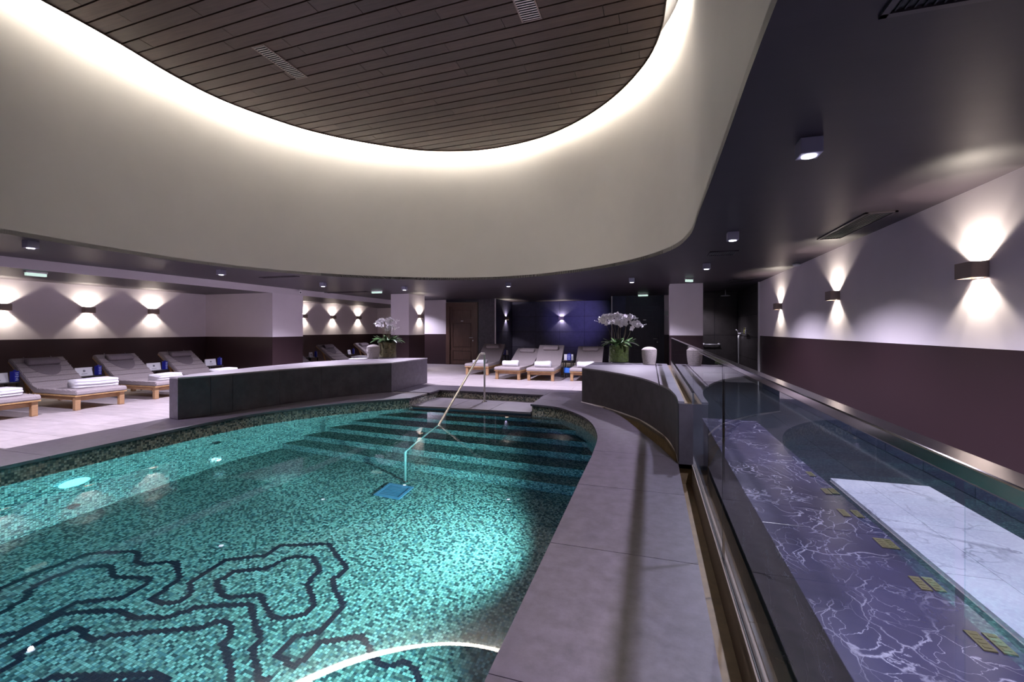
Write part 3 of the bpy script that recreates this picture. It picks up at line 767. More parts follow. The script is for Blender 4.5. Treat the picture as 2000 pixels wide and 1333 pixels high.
spot(-9.05, 15.6, 'square ceiling spotlight added out of sight behind the white left pillar', .45)  # added lamp, unseen, brightens the alcove and back wall
spot(1.36, 14.85, 'square ceiling spotlight added out of sight behind the white right pillar', .3)  # added lamp, unseen, brightens the shower
for x, y in ((1.0, .6), (1.0, -2.2), (-8.2, .8), (-8.2, -2.4)):
    light('SPOT', (x, y, 2.45), (0, 0, -1), SPOT_W, SPOT_COL, .03, 112, .65)  # unseen lamps added behind the camera, without fixtures
light('SPOT', (-2.6, 13.2, 2.5), (-.08, 1, -.12), 260, (.36, .30, 1.0), .05, 32, 1.0)  # added blue lamp without fixture, throws a glow on the recess wall

# ------------------------------------------------------------------ wall sconces
bm = bmesh.new()
for d in ((-.105, .105, -.12, -.112, -.066, .066), (-.105, .105, -.008, 0, -.066, .066), (-.105, -.097, -.112, -.008, -.066, .066), (.097, .105, -.112, -.008, -.066, .066)): cuboid(bm, *d)
scm = frombm('sconce_body', bm)
bm = bmesh.new(); cuboid(bm, -.09, .09, -.108, -.012, -.006, .006); sll = frombm('sconce_lens', bm)
def sconce(x, y, z, rz, label, k=1.0, group='box sconces throwing light up and down the walls'):
    t = thing('wall_sconce', label, 'wall lamp', (x, y, z), rz, group)
    link('case', scm, bronze, t); link('lens', sll, sconce_lens, t)
    light('SPOT', (0, -.030, .012), (0, 0, 1), SCONCE_W * .7 * k, SCONCE_COL, .008, 76, .25, t)
    light('SPOT', (0, -.055, .012), (0, 0, 1), SCONCE_W * 1.25 * k, SCONCE_COL, .010, 120, .3, t)
    light('SPOT', (0, -.028, -.012), (0, 0, -1), SCONCE_W * .6 * k, SCONCE_COL, .008, 52, .35, t)
    light('SPOT', (0, -.055, -.012), (0, 0, -1), SCONCE_W * 1.1 * k, SCONCE_COL, .010, 104, .4, t)
R90 = PI / 2                  # body faces local -Y
for u, v, lb in ((1915, 528, 'box sconce on the right wall nearest the camera'), (1635, 578, 'middle box sconce of the three on the right wall'), (1525, 599, 'farthest box sconce on the right wall by the shower')):
    y, z = onX(u, v, XR); sconce(XR, y, z, -R90, lb)
for u, v, lb in ((3, 600, 'box sconce on the left wall cut by the left edge of the photo'), (170, 606, 'box sconce on the left wall over the gap beside the second lounger'), (297, 609, 'box sconce on the left wall nearest the stub wall'),
                 (592, 618, 'box sconce on the alcove wall half hidden by the stub wall'), (649, 620, 'middle box sconce on the alcove wall behind the low wall'), (699, 621, 'farthest box sconce on the alcove wall')):
    y, z = onX(u, v, X0); sconce(X0, y, z, R90, lb)
y, z = onX(819, 618, -7.75); sconce(-7.75, y, z, R90, 'box sconce on the side of the white left pillar', .7)
y, z = onX(988, 622, xr0 + .012); sconce(xr0 + .012, y, z, R90, 'box sconce on the dark side wall of the blue tiled recess')
x, z = onY(1097, 622, Y1 - .012); sconce(x, Y1 - .013, z, 0, 'box sconce on the blue tiled back wall above the loungers')

# ------------------------------------------------------------------ loungers
def profile(name, pts, x0, x1, mt, parent, smooth=True, bevel=.0):
    n = len(pts); bm = bmesh.new()
    A = [bm.verts.new((x0, y, z)) for y, z in pts]; B = [bm.verts.new((x1, y, z)) for y, z in pts]
    for i in range(n): bm.faces.new((A[i], A[(i + 1) % n], B[(i + 1) % n], B[i]))
    bm.faces.new(A[::-1]); bm.faces.new(B)
    if bevel:
        es = [e for e in bm.edges if (e.verts[0].co.x == e.verts[1].co.x)]
        bmesh.ops.bevel(bm, geom=es, offset=bevel, segments=2, affect='EDGES')
    me = frombm(name, bm)
    o = link(name, me, mt, parent)
    return o
def lounger(loc, rz, label, group, W=.80, LL=1.98, tilt=36, quilt=True, wood=True):
    t = thing('sun_lounger', label, 'sun lounger', loc, rz, group)
    h = W / 2
    zr = .25
    for x in (-h + .05, h - .05):
        box('side_rail', oak, (x - .02, x + .02, .06, LL - .10, zr - .075, zr - .012), t, bevel=.004)
    box('end_rail', oak, (-h + .03, h - .03, .10, .14, zr - .095, zr - .03), t, bevel=.004)
    bm = bmesh.new(); cuboid(bm, -.04, .04, -.035, .035, 0, zr - .012, bevel=.005); lm_ = frombm('leg', bm)
    for x in (-h + .06, h - .06):
        for y in (.07, LL - .22): link('leg', lm_, oak, t, (x, y, 0))
    box('deck_board', oak_l, (-h, h, 0, 1.16, zr - .012, zr + .012), t, bevel=.004)
    a = math.radians(tilt); hy = 1.12; BL = .92
    c_, s_ = math.cos(a), math.sin(a)
    # back board
    box('back_board', oak_l, (-h + .01, h - .01, 0, BL, -.012, .012), t, bevel=.004, loc=(0, hy, zr + .01), rot=(a, 0, 0))
    bm = bmesh.new(); cuboid(bm, -.02, .02, -.015, .015, 0, .62); lm2 = frombm('prop', bm)
    for x in (-h + .12, h - .12): link('prop', lm2, oak, t, (x, hy + .34, .12), (-.42, 0, 0))
    th = .085
    top = []; bot = []
    ys_ = [0.0] + [i * .14 for i in range(1, 8)] + [hy]
    z0 = zr + .013
    def up(y):
        return z0 + th
    top.append((-.015, z0 + .02)); top.append((-.012, z0 + th - .025)); top.append((.012, z0 + th))
    if quilt:
        for i in range(1, 8):
            y = i * .14; top += [(y - .045, up(y)), (y, up(y) - .010), (y + .045, up(y))]
    top.append((hy - .09, z0 + th))
    nb = 6
    for i in range(nb):
        d = .06 + i * (BL - .06) / nb; d2 = .06 + (i + 1) * (BL - .06) / nb
        for dd, tt in ((d, th), (d2 - .02, th), (d2, th - (.012 if quilt else 0))):
            if i == 0 and dd == d and False: continue
            top.append((hy + dd * c_ - tt * s_, z0 + dd * s_ + tt * c_))
    top[-1] = (hy + BL * c_ - (th - .03) * s_, z0 + BL * s_ + (th - .03) * c_)
    e = [(hy + (BL + .012) * c_ - .03 * s_, z0 + (BL + .012) * s_ + .03 * c_), (hy + BL * c_, z0 + BL * s_)]
    profile('mattress', top + e + [(hy, z0), (0, z0)], -h + .005, h - .005, fabric, t, bevel=.012)
    # plum head panel and roll pillow with two straps
    if quilt:
        V = []; Fc = []; n = 14
        def P(x, d): tt = th + .004; return (x, hy + d * c_ - tt * s_, z0 + d * s_ + tt * c_)
        V.append(P(0, .80)); 
        for i in range(n + 1):
            an = PI + PI * i / n; V.append(P(.25 * math.cos(an), .78 + .42 * math.sin(an)))
        for i in range(n): Fc.append((0, i + 1, i + 2))
        V2 = [(x, y + .003 * s_ * 1, z - .006) for x, y, z in V]; k = len(V)
        Fc2 = Fc + [tuple(k + q for q in f[::-1]) for f in Fc] + [(i + 1, k + i + 1, k + i + 2, i + 2) for i in range(n)]
        link('head_panel', mesh('head_panel', V + V2, Fc2), fabric_dark, t)
    pr = .066; pw = .25 if quilt else .24
    dp = .74; cy2, cz2 = hy + dp * c_ - (th + pr * .55) * s_, z0 + dp * s_ + (th + pr * .55) * c_
    prof = [(.001, -pw), (pr * .7, -pw + .004), (pr * .95, -pw + .02), (pr, -pw + .05)] + [(pr, 0)] + [(pr, pw - .05), (pr * .95, pw - .02), (pr * .7, pw - .004), (.001, pw)]
    pm_ = lathe_mesh('pillow', prof, 16); pm_.transform(Matrix.Rotation(PI / 2, 4, 'Y')); pm_.transform(Matrix.Diagonal((1, 1.35, .85, 1)))
    link('pillow', pm_, fabric_dark if quilt else fabric, t, (0, cy2, cz2), (a, 0, 0))
    for x in (-.2, .2):
        box('strap', fabric_dark, (x - .008, x + .008, dp, BL + .01, th - .002, th + .005), t, loc=(0, hy, z0), rot=(a, 0, 0))
    return t
GL = 'quilted loungers along the left wall'; GB = 'plain grey loungers before the blue recess'; GA = 'loungers in the alcove behind the low wall'
FX = -9.45
lt = [lounger((FX, 4.33, 0), R90, 'lounger at far left cut by the left edge of the photo', GL),
      lounger((FX + .02, 5.57, 0), R90, 'quilted grey lounger fully in view in the left foreground of the lounge area', GL),
      lounger((FX - .02, 6.90, 0), R90, 'quilted lounger whose foot is hidden by the near end of the low wall', GL),
      lounger((FX - .05, 8.25, 0), R90, 'quilted lounger beside the stub wall, farthest of the near left row', GL)]
def yx(u, X, v=690): return onX(u, v, X)[0]
al = []
for k, (u, lb) in enumerate(((606, 'alcove lounger mostly hidden by the stub wall'), (647, 'middle lounger of the alcove seen above the low wall'), (700, 'alcove lounger partly hidden by the woven basket'))):
    Y = yx((595, 655, 712)[k], -11.25); al.append(lounger((FX, (11.62, 13.55, 15.65)[k], 0), R90, lb, GA))
BY = 12.0
bk = []
for (u0, u1, v, lb, tl) in ((901, 945.4, 735, 'back lounger in front of the brown door, seen through the pool handrail', 40), (971, 1016.4, 741, 'back lounger with lowered backrest, second from the brown door', 31),
                        (1034, 1081.5, 743.4, 'back lounger under the blue wall with a rolled towel, third from the brown door', 41), (1113.7, 1160, 744.4, 'back lounger partly hidden by the left end of the curved counter', 38)):
    xa_, ya_ = at(u0, v, 0); xb_, yb_ = at(u1, v, 0)
    k = len(bk)
    bk.append(lounger(((xa_ + xb_) / 2 + (.07 if k == 3 else 0), min(ya_, yb_) - .07 if k else 12.9, 0), (.02, -.08, .03, .02)[k], lb, GB, W=.78, tilt=tl, quilt=False))

# towels
def towel_mesh(name, L_=.52, W=.34, layers=3, th=.042, roll=False):
    pts = []
    if roll:
        n = 28
        for k in range(n):
            an = 2 * PI * k / n; r = .075 + .004 * math.sin(3 * an); pts.append((W / 2 * .62 * math.copysign(abs(math.cos(an)) ** .7, math.cos(an)), .062 + .062 * math.copysign(abs(math.sin(an)) ** .75, math.sin(an))))
    else:
        for s_ in (1, -1):
            rng = range(layers) if s_ == 1 else range(layers - 1, -1, -1)
            for i in rng:
                for k in range(7):
                    an = -PI / 2 + PI * k / 6
                    o_ = (0, .012, -.006)[i % 3]
                    pts.append((s_ * (W / 2 + o_ - .02 + .02 * math.cos(an)), i * th + th / 2 + s_ * math.sin(an) * th / 2 * .96 if s_ == 1 else i * th + th / 2 - math.sin(an) * th / 2 * .96))
    n = len(pts); V = []; Fc = []; m_ = 14
    for j in range(m_):
        f = j / (m_ - 1); x = (f - .5) * L_; e = min(1, min(f, 1 - f) * 9 + .82)
        for (y, z) in pts:
            hh = 1 - .10 * math.sin(f * 5 + y * 6) * .5
            V.append((x, y * e + .008 * math.sin(f * 7), z * (e * .5 + .5) * hh))
    for j in range(m_ - 1):
        for k in range(n): Fc.append((j * n + k, j * n + (k + 1) % n, (j + 1) * n + (k + 1) % n, (j + 1) * n + k))
    Fc += [tuple(range(n))[::-1], tuple((m_ - 1) * n + k for k in range(n))]
    return mesh(name, V, Fc, True)
tm = towel_mesh('towel'); tr2 = towel_mesh('rolled_towel', .46, .34, roll=True); tr2.transform(Matrix.Diagonal((1, 1, 1.35, 1)))
ZS = .25 + .013 + .085
def towel(me, x, y, rz, label, group, z=ZS, sc=1.0):
    o = tag(link('towel', me, towel_mat, None, (x, y, z), (0, 0, rz)), label, 'towel', group); o.scale = (sc, sc, sc); return o
GT = 'folded white towels on the left row'; GT2 = 'white towels on the back loungers'
towel(tm, FX - .30, 4.33, R90 + .1, 'folded white towel on the lounger cut by the left photo edge', GT)
towel(tm, FX - .40, 5.68, R90 - .2, 'large folded white towel on the lounger fully in view at left', GT, sc=1.2)
towel(tm, FX - .36, 6.95, R90 + .1, 'folded white towel beside the near end of the low wall', GT)
towel(tm, FX - .36, 8.3, R90 - .15, 'folded white towel seen over the low wall next to the stub wall', GT)
towel(tm, FX - .35, 13.55, R90, 'white towel lying flat on the middle alcove lounger', 'folded white towels in the alcove')
towel(tm, FX - .35, 15.65, R90, 'white towel on the alcove lounger behind the basket', 'folded white towels in the alcove')
for k, (lb, me) in enumerate((('low white towel on the lounger seen through the handrail', tm), ('white rolled towel on the lounger with the lowered backrest', tr2),
                              ('white rolled towel on the third back lounger under the blue wall', tr2), ('white towel on the back lounger by the counter end', tr2))):
    o = bk[k]; x, y, _ = o.location
    towel(me, x + .0, y + (.35 if k else .3), .02, lb, GT2, sc=1.0 if k else .8)

# side tables, cards and blue cartons
def side_table(x, y, rz, label, group, sx=.40, sy=.40, h=.46):
    t = thing('side_table', label, 'side table', (x, y, 0), rz, group)
    box('table_top', table_mat, (-sx / 2, sx / 2, -sy / 2, sy / 2, h - .025, h), t, bevel=.003)
    bm = bmesh.new(); cuboid(bm, -.015, .015, -.015, .015, 0, h - .025); l_ = frombm('leg', bm)
    for a in (-1, 1):
        for b_ in (-1, 1): link('leg', l_, table_mat, t, (a * (sx / 2 - .03), b_ * (sy / 2 - .03), 0))
    box('shelf', table_mat, (-sx / 2 + .03, sx / 2 - .03, -sy / 2 + .03, sy / 2 - .03, .12, .135), t)
def card(x, y, z, rz, wd, label):
    t = thing('folded_card', label, 'card', (x, y, z), rz, 'white folded cards on the side tables')
    for s_ in (-1, 1): box('leaf', card_mat, (-wd / 2, wd / 2, -.0015, .0015, 0, .17), t, loc=(0, s_ * .035, 0), rot=(s_ * .2, 0, 0))
    link('emblem', lathe_mesh('emblem', [(.022, -.0006), (.022, .0006)], 16), grey_print, t, (0, -.0205, .10), (PI / 2 - .2, 0, 0))
    box('print_line', grey_print, (-.05, .05, -.0006, .0006, -.004, .004), t, loc=(0, -.0305, .04), rot=(-.2, 0, 0))
def carton(x, y, z, rz, label):
    t = thing('water_carton', label, 'carton', (x, y, z), rz, 'blue cartons on the side tables')
    box('body', blue_pack, (-.055, .055, -.035, .035, 0, .19), t, bevel=.004)
    for i, (a, hh) in enumerate(((.030, .022), (.024, .018), (.036, .02), (.028, .02), (.034, .018))):
        box('print_mark', pale_print, (-a, a, -.037, -.035, .025 + i * .032, .025 + i * .032 + hh * .6), t)
    link('cap', lathe_mesh('cap', [(.02, 0), (.02, .018), (.014, .022)], 14), blue_pack, t, (0, 0, .19))
GS = 'black side tables between the left loungers'
for k, (y, lb) in enumerate(((4.95, 'first and second left loungers'), (6.23, 'second and third left loungers'), (7.57, 'third and fourth left loungers'), (8.98, 'fourth left lounger and the stub wall'))):
    side_table(-11.05, y, 0, 'black side table between the ' + lb, GS)
    card(-11.0, y - .06, .46, R90, .30, 'white folded card on the table between the ' + lb)
    carton(-10.93, y + .15, .46, R90 + .5, 'blue printed carton on the table between the ' + lb)
for k, (y, lb) in enumerate(((12.58, 'hidden and middle alcove loungers'), (14.6, 'middle and far alcove loungers'))):
    side_table(-11.05, y, 0, 'black side table between the ' + lb, 'side tables in the alcove')
    card(-11.0, y - .03, .46, R90, .16, 'small white card on the table between the ' + lb)
    carton(-10.93, y + .14, .46, R90 + .5, 'blue carton on the table between the ' + lb)
for (u, v, lb) in ((984, 698, 'first and second back loungers'), (1112, 704, 'third and fourth back loungers')):
    x, y = at(u, v, .46); y = 15.15 if u < 1000 else 13.15; x = onY(u, v, y)[0] - (.03 if u > 1000 else 0)
    side_table(x, y, 0, 'black side table between the ' + lb, 'side tables of the back loungers', h=.50, sx=.29)
    card(x, y + .06, .50, 0, .27, 'white card standing on the table between the ' + lb)
    carton(x + .04, y - .08, .50, 0, 'blue carton before the card between the ' + lb)
x = onY(1112, 704, 13.15)[0] - .03
for i in range(2):
    o = tag(box('blue_box', plain('bright_blue_%d' % i, (.05, .20, .75), .4), (-.11, .11, -.08, .08, 0, .07), None, bevel=.004, loc=(x, 13.10, .136 + i * .0705)), ('lower' if i == 0 else 'upper') + ' of two bright blue boxes under the table by the third back lounger', 'box', 'bright blue boxes')

# ------------------------------------------------------------------ orchids and baskets
def basket(x, y, z, r, h, label, dome=True):
    t = thing('woven_basket', label, 'basket', (x, y, z), 0)
    prof = []; n = 15
    for i in range(n * 4 + 1):
        f = i / (n * 4); zz = h * (.80 if dome else 1) * f
        rr = r * (.80 + .20 * math.sin(min(1, f * 1.15) * PI / 2)); rr *= 1 + .03 * math.cos(i * PI / 2)
        prof.append((rr, zz))
    prof[0] = (prof[0][0] * .98, 0)
    link('basket_body', lathe_mesh('basket_body', prof, 36), basket_mat, t)
    if dome:
        pd = [(r * math.cos(a) * (1 + .015 * math.cos(a * 60)), h * .80 + h * .20 * math.sin(a)) for a in [PI / 2 * i / 16 for i in range(17)]]
        pd[-1] = (.001, h); link('lid', lathe_mesh('lid', pd, 36), basket_mat, t)
    return t
x, y = at(1268, 712, .655); basket(x, y, .656, .155, .375, 'round woven basket with domed lid on the curved counter')
x, y = at(729, 701, .655); basket(x, y, .656, .16, .36, 'pale woven basket left of the smaller orchid on the low wall')
x, y = at(700, 702, .655)
o = tag(link('napkin', towel_mesh('napkin', .42, .26, 1, .02), towel_mat, None, (x, y, .656), (0, 0, .3)), 'white folded cloth lying on the low wall beside the basket', 'cloth')

def flower_mesh():
    V = []; Fc = []
    def pet(an, L_, W, tilt):
        b0 = len(V); n = 5; rows = []
        for i in range(n):
            f = i / (n - 1); w_ = W * math.sin(PI * min(.97, .08 + .92 * f) ** .8) ; 
            for s_ in (-1, 0, 1):
                x = s_ * w_ / 2; y = f * L_; z = tilt * f * L_ + (abs(s_) * .006) - .25 * f * f * L_
                V.append((x * math.cos(an) - y * math.sin(an), z, x * math.sin(an) + y * math.cos(an)))
        for i in range(n - 1):
            for k in (0, 1): Fc.append((b0 + i * 3 + k, b0 + i * 3 + k + 1, b0 + (i + 1) * 3 + k + 1, b0 + (i + 1) * 3 + k))
    pet(0, .042, .030, -.1); pet(2.2, .042, .028, -.1); pet(-2.2, .042, .028, -.1); pet(1.25, .048, .050, -.2); pet(-1.25, .048, .050, -.2)
    pet(PI, .020, .014, -.8)
    return mesh('flower', V, Fc, True)
FM = flower_mesh()
def leaf_mesh(L_, W, droop):
    V = []; Fc = []; n = 9
    for i in range(n):
        f = i / (n - 1); w_ = W * math.sin(PI * (.06 + .90 * f)) ** .6
        r = L_ * f; z = L_ * (.55 * f - droop * f * f)
        for s_ in (-1, 0, 1): V.append((r, s_ * w_ / 2, z + abs(s_) * w_ * .18))
        for s_ in (-1, 0, 1): V.append((r, s_ * w_ / 2, z + abs(s_) * w_ * .18 - .004))
    for i in range(n - 1):
        a = i * 6; b_ = a + 6
        for k in (0, 1):
            Fc.append((a + k, a + k + 1, b_ + k + 1, b_ + k)); Fc.append((a + 3 + k, b_ + 3 + k, b_ + 4 + k, a + 4 + k))
        Fc.append((a, b_, b_ + 3, a + 3)); Fc.append((a + 2, a + 5, b_ + 5, b_ + 2))
    return mesh('leaf', V, Fc, True)
def orchid(x, y, z, R, H, label, stems, fill, seed, gh):
    rd = random.Random(seed)
    t = thing('potted_orchid', label, 'orchid', (x, y, z), 0)
    fr_ = lathe_mesh('filling', [(R * .97, .012)] + [(R * (.955 + .02 * rd.random()), H * (.08 + .86 * i / 14)) for i in range(15)] + [(R * .8, H * 1.0), (R * .3, H * 1.04), (.001, H * 1.05)], 40)
    link('moss' if fill is moss else 'bark', fr_, fill, t)
    link('glass_vase', lathe_mesh('glass_vase', [(.001, .0), (R, .0), (R + .006, .01), (R + .006, H + .01), (R, H + .012), (R - .001, H)], 40, False), glass, t)
    lms = [leaf_mesh(.38, .095, .62), leaf_mesh(.33, .085, .35), leaf_mesh(.28, .08, .0)]
    for i in range(26):
        an = i * 2.4 + rd.random() * .4; link('leaf', lms[i % 3], leaf_mat, t, (rd.uniform(-.05, .05) + math.cos(an) * R * .25, math.sin(an) * R * .25, H * 1.0 + rd.uniform(0, .02)), (rd.uniform(-.3, .3), 0, an))
    for (bx, tx, hh, reach, nf) in stems:
        base = Vector((bx * R, rd.uniform(-.4, .4) * R, H)); topp = Vector((tx, rd.uniform(-.06, .06), hh))
        pts = []
        for i in range(9):
            f = i / 8; p = base.lerp(topp, f); p.x += .012 * math.sin(f * 9 + bx * 5); pts.append(p)
        end = topp + Vector((reach, rd.uniform(-.05, .05), -.02))
        for i in range(1, 9):
            f = i / 8; p = topp.lerp(end, f); p.z += gh * math.sin(f * PI * .8) * .5; pts.append(p)
        link('stem', tube_mesh('stem', pts, .0045, 6, taper=.5), stem_mat, t)
        line = pts[7:]
        for i in range(nf):
            f = i / max(1, nf - 1); q = f * (len(line) - 1); a = int(q); a = min(a, len(line) - 2); p = line[a].lerp(line[a + 1], q - a)
            s_ = (1.55 - .45 * f)
            o = link('flower', FM, petal, t, p + Vector((rd.uniform(-.035, .035), rd.uniform(-.05, -.005), rd.uniform(-.055, .04))), (rd.uniform(-.5, .4), rd.uniform(-1.2, 1.2), rd.uniform(-.8, .8) + (-.2)))
            o.scale = (s_,) * 3
        for i in range(3):
            p = end + Vector((math.copysign(.03 * (i + 1), reach), 0, .01 * i))
            link('bud', lathe_mesh('bud', [(.001, -.01), (.008, -.004), (.008, .004), (.001, .01)], 8) if 'bud' not in bpy.data.meshes else bpy.data.meshes['bud'], stem_mat if i else petal, t, p)
    return t
x, y = at(1209, 708, .655)
orchid(x, y, .656, .222, .385, 'large white orchid in a moss-filled glass vase on the curved counter',
       [(-.5, -.30, .95, -.16, 15), (-.4, -.16, 1.03, -.20, 15), (-.1, -.10, 1.04, .16, 15), (.1, .05, 1.0, .16, 15), (.4, .16, 1.0, .16, 13), (.5, .16, .93, -.16, 13), (.6, .30, .86, .20, 12), (.0, -.02, .92, -.20, 12)], moss, 3, .06)
x, y = at(757, 699, .655)
orchid(x, y, .656, .225, .41, 'smaller white orchid in a bark-filled glass vase on the low wall',
       [(-.5, -.16, .90, -.16, 14), (-.3, -.08, .96, -.14, 12), (0, .0, .96, .14, 14), (.2, .04, 1.0, .18, 13), (.4, .10, .98, .20, 8), (.1, -.02, .84, .14, 12), (.6, .16, .80, .06, 2)], bark, 5, .05)

# ------------------------------------------------------------------ doors
def door(name, x0, x1, y, h, mt, hinge_left, sign):
    d = struct(link(name, None, None)) if False else None
    bm = bmesh.new(); fw_ = .16
    cuboid(bm, x0, x0 + fw_, y - .05, y + .02, 0, h + fw_); cuboid(bm, x1 - fw_, x1, y - .05, y + .02, 0, h + fw_); cuboid(bm, x0 + fw_, x1 - fw_, y - .05, y + .02, h, h + fw_)
    o = struct(link(name, frombm(name, bm), mt))
    a, b_ = x0 + fw_, x1 - fw_; yl = y + .01
    lf = box('door_leaf', mt, (a, b_, yl, yl + .04, .01, h), o)
    st = .12
    for s_, e in ((a, a + st), (b_ - st, b_)): box('stile', mt, (s_, e, yl - .02, yl, .01, h), lf)
    for z0, z1 in ((.01, .16), (.56, .68), (1.68, 1.80), (h - .12, h)): box('rail', mt, (a + st, b_ - st, yl - .02, yl, z0, z1), lf)
    for z0, z1 in ((.19, .53), (.71, 1.65), (1.83, h - .15)): box('panel', mt, (a + st + .03, b_ - st - .03, yl - .014, yl, z0, z1), lf, bevel=.006)
    hx = b_ - .06
    link('handle', tube_mesh('handle', [(hx, yl - .02, 1.08), (hx, yl - .07, 1.08), (hx - .015, yl - .075, 1.08), (hx - .14, yl - .075, 1.075)], .011, 8), chrome, lf)
    l2 = lathe_mesh('keyhole_plate', [(.028, 0), (.028, .008), (.02, .012)], 18); link('keyhole_plate', l2, chrome, lf, (hx, yl - .02, .96), (PI / 2, 0, 0))
    box('sign_plate', metal, ((a + b_) / 2 - .05, (a + b_) / 2 + .05, yl - .024, yl - .02, 1.72, 1.755), lf)
    return o
door('door_1', xd0, xd1, YB, 2.32, door_wood, True, True)
door('door_2', xe0, xe1, YB, 2.2, door_dark, True, True)
# wall plates
for u, v, Y, lb in ((1301, 612, YB, 'small grey wall plate on the white strip beside the dark door'), ):
    x, z = onY(u, v, Y); tag(box('wall_plate', metal, (x - .07, x + .07, Y - .012, Y, z - .08, z + .08), None, bevel=.003), lb, 'plate')
tag(box('wall_plate', metal, (1.28, 1.33, 13.0, 13.012, 1.72, 1.92), None, bevel=.003), 'small grey plate on the right edge of the white right pillar', 'plate')

# ------------------------------------------------------------------ shower
x, z = onY(1417, 578, 14.7)
t = thing('rain_shower', 'flat round rain shower head on a ceiling arm in the dark shower', 'shower', (x, 14.7, 0))
link('arm', tube_mesh('arm', [(0, 0, ZC), (0, 0, z + .02)], .012), chrome, t)
link('shower_head', lathe_mesh('shower_head', [(.13, 0), (.135, .01), (.12, .018), (.02, .03)], 28), chrome, t, (0, 0, z - .01))
x0_, z0_ = onY(1374, 673, 15.68); x1_, z1_ = onY(1404, 673, 15.68)
t = thing('grab_bar', 'horizontal steel grab bar on the dark back wall of the shower', 'grab bar', (0, 15.688, z0_))
link('bar', tube_mesh('bar', [(x0_, -.06, 0), (x1_, -.06, 0)], .016), chrome, t)
for xx in (x0_, x1_):
    link('flange', lathe_mesh('flange', [(.045, 0), (.045, .01), (.016, .012), (.016, .07)], 18), chrome, t, (xx, 0, 0), (PI / 2, 0, 0))
y, z = onX(1448, 652, XR - .012)
t = thing('hand_shower', 'hand shower with looped hose and mixer on the shower side wall', 'hand shower', (XR - .012, y, z), 0)
link('mixer', tube_mesh('mixer', [(-.05, -.30, 0), (-.05, .02, 0)], .022), chrome, t)
for yy in (-.28, -.02): link('knob', lathe_mesh('knob', [(.026, 0), (.03, .03), (.02, .04)], 16), chrome, t, (-.05, yy, 0), (0, -PI / 2, 0))
link('wall_mount', tube_mesh('wall_mount', [(0, -.14, 0), (-.05, -.14, 0)], .02), chrome, t)
link('hose', tube_mesh('hose', smooth3 if False else [(-.06, .02 + .16 * (i / 24) + 0, -.02 - .95 * math.sin(PI * i / 24) ** .8) for i in range(25)], .010, 8), chrome, t)
link('handset', tube_mesh('handset', [(-.06, .18, -.06), (-.07, .18, .08), (-.12, .18, .12)], .014, 10), chrome, t)
y2, z2 = onX(1461, 648, XR - .012)
t = thing('shower_shelf', 'small wire shelf holding bottles on the shower side wall', 'shelf', (XR - .012, y2, z2 - .08))
box('wire_tray', chrome, (-.12, 0, -.25, .25, 0, .008), t)
link('rail', tube_mesh('rail', [(0, -.25, .06), (-.12, -.25, .06), (-.12, .25, .06), (0, .25, .06)], .004, 6), chrome, t)
for k, (dy, mt, lb) in enumerate(((.12, soap, 'yellow-green soap bottle on the shower shelf'), (-.06, white_trim, 'white-capped bottle on the shower shelf beside the green one'))):
    o = tag(link('soap_bottle', lathe_mesh('soap_bottle', [(.03, 0), (.032, .01), (.032, .11), (.012, .13), (.012, .16), (.022, .165), (.022, .18)], 18), mt, None, (XR - .072, y2 + dy, z2 - .071)), lb, 'bottle')

# ------------------------------------------------------------------ ceiling bits
def ceiling_vent(x0, x1, y0, y1, label):
    t = thing('ceiling_vent', label, 'vent', ((x0 + x1) / 2, (y0 + y1) / 2, ZC), 0, 'dark vents in the ceiling')
    a, b_ = (x1 - x0) / 2, (y1 - y0) / 2; bm = bmesh.new()
    for d in ((-a, -a + .025, -b_, b_, -.014, 0), (a - .025, a, -b_, b_, -.014, 0), (-a, a, -b_, -b_ + .025, -.014, 0), (-a, a, b_ - .025, b_, -.014, 0)): cuboid(bm, *d)
    link('frame', frombm('frame', bm), plain('vent_frame' + str(round(x0, 2)), (.045, .035, .045), .4), t)
    box('backing', black, (-a, a, -b_, b_, -.002, 0), t)
    n = max(3, int((2 * a - .05) / .03))
    bm = bmesh.new(); cuboid(bm, -.003, .003, -b_ + .02, b_ - .02, -.010, -.002); sm_ = frombm('slat', bm)
    for i in range(n): link('slat', sm_, table_mat, t, (-a + .03 + (i + .5) * (2 * a - .06) / n, 0, 0), (0, .4, 0))
ceiling_vent(2.10, 2.38, 5.48, 6.90, 'long dark ceiling vent beside the right wall above the middle sconce')
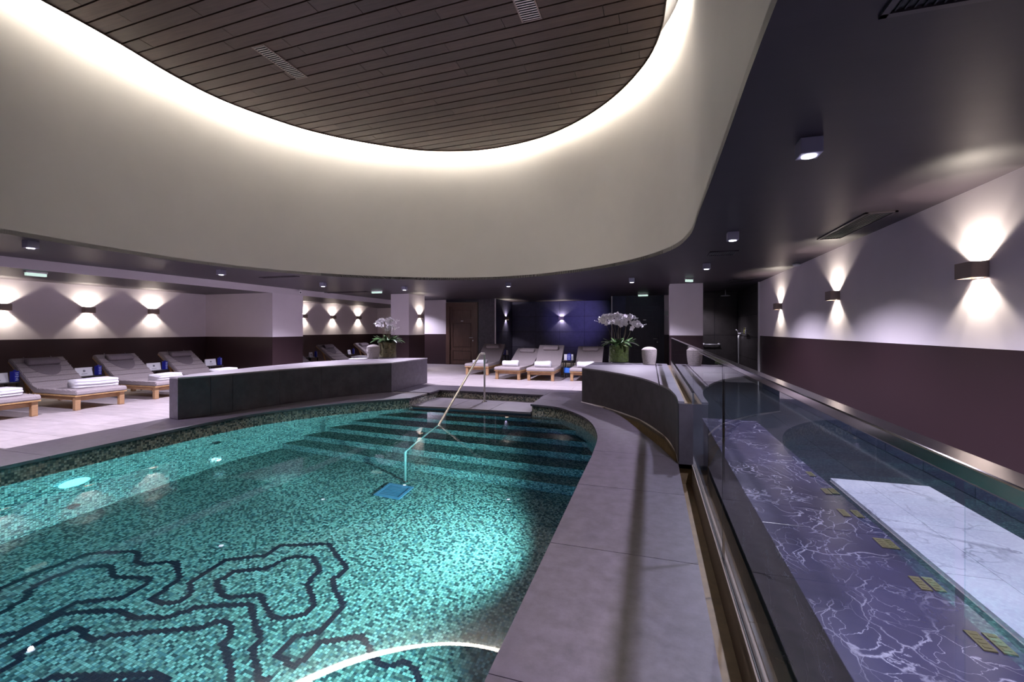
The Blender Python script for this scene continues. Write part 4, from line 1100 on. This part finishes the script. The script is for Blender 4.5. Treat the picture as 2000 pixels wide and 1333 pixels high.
ceiling_vent(.83, 1.25, .9, 2.06, 'dark ceiling vent at the top right edge of the photo')
x, y = at(1400, 492, ZC); ceiling_vent(x - .1, x + .3, y - .05, y + .35, 'faint square ceiling hatch by the second spotlight of the right row')
x, y = at(545, 541, ZC); ceiling_vent(x - .5, x + .5, y - .08, y + .08, 'thin slot vent in the ceiling left of the dome camera')
x, y = at(672, 571, ZC); ceiling_vent(x - .9, x + .9, y - .1, y + .1, 'long slot vent in the ceiling before the left pillar')
x, y = at(1448, 548, ZC); ceiling_vent(x - .25, x + .25, y - .4, y + .4, 'slotted ceiling vent near the shower entrance')
def exit_light(u, v, z, label, wx=.34, rz=0):
    x, y = at(u, v, z - .05)
    t = thing('emergency_light', label, 'emergency light', (x, y, z), rz)
    box('case', white_trim, (-wx / 2, wx / 2, -.035, .035, -.035, 0), t, bevel=.004)
    box('diffuser', green_plate, (-wx / 2 + .01, wx / 2 - .01, -.03, .03, -.085, -.035), t, bevel=.004)
exit_light(70, 536, ZB, 'pale emergency light under the bulkhead at far left', .30, R90)
exit_light(736, 571, ZC, 'greenish emergency light on the ceiling before the left pillar', .36)
exit_light(1256, 577, ZC, 'greenish emergency light on the ceiling above the dark door', .34)
exit_light(1346, 548, ZC, 'greenish emergency light on the ceiling above the white right pillar', .2, .6)
x, y = at(1556, 519, ZC - .04); x = min(x, 2.52)
tag(link('smoke_detector', lathe_mesh('smoke_detector', [(.045, -.05), (.06, -.045), (.065, -.02), (.05, 0)], 24), white_trim, None, (x, y, ZC)), 'round white detector on the ceiling near the right wall', 'detector')
x, y = at(566, 567, 2.56)
t = thing('dome_camera', 'small white dome camera at the corner of the stub wall', 'camera', (-10.02, 11.0, 2.52))
link('housing', lathe_mesh('housing', [(.001, -.05), (.04, -.045), (.055, -.01), (.06, .03), (.05, .08)], 20), white_trim, t); link('lens', lathe_mesh('lens', [(.018, 0), (.018, .012)], 12), black, t, (.045, -.035, -.02), (PI / 2, 0, .9))
print('planks', np_, 'tiles', nt_, 'cells', len(cells), [round(v, 2) for v in ys])
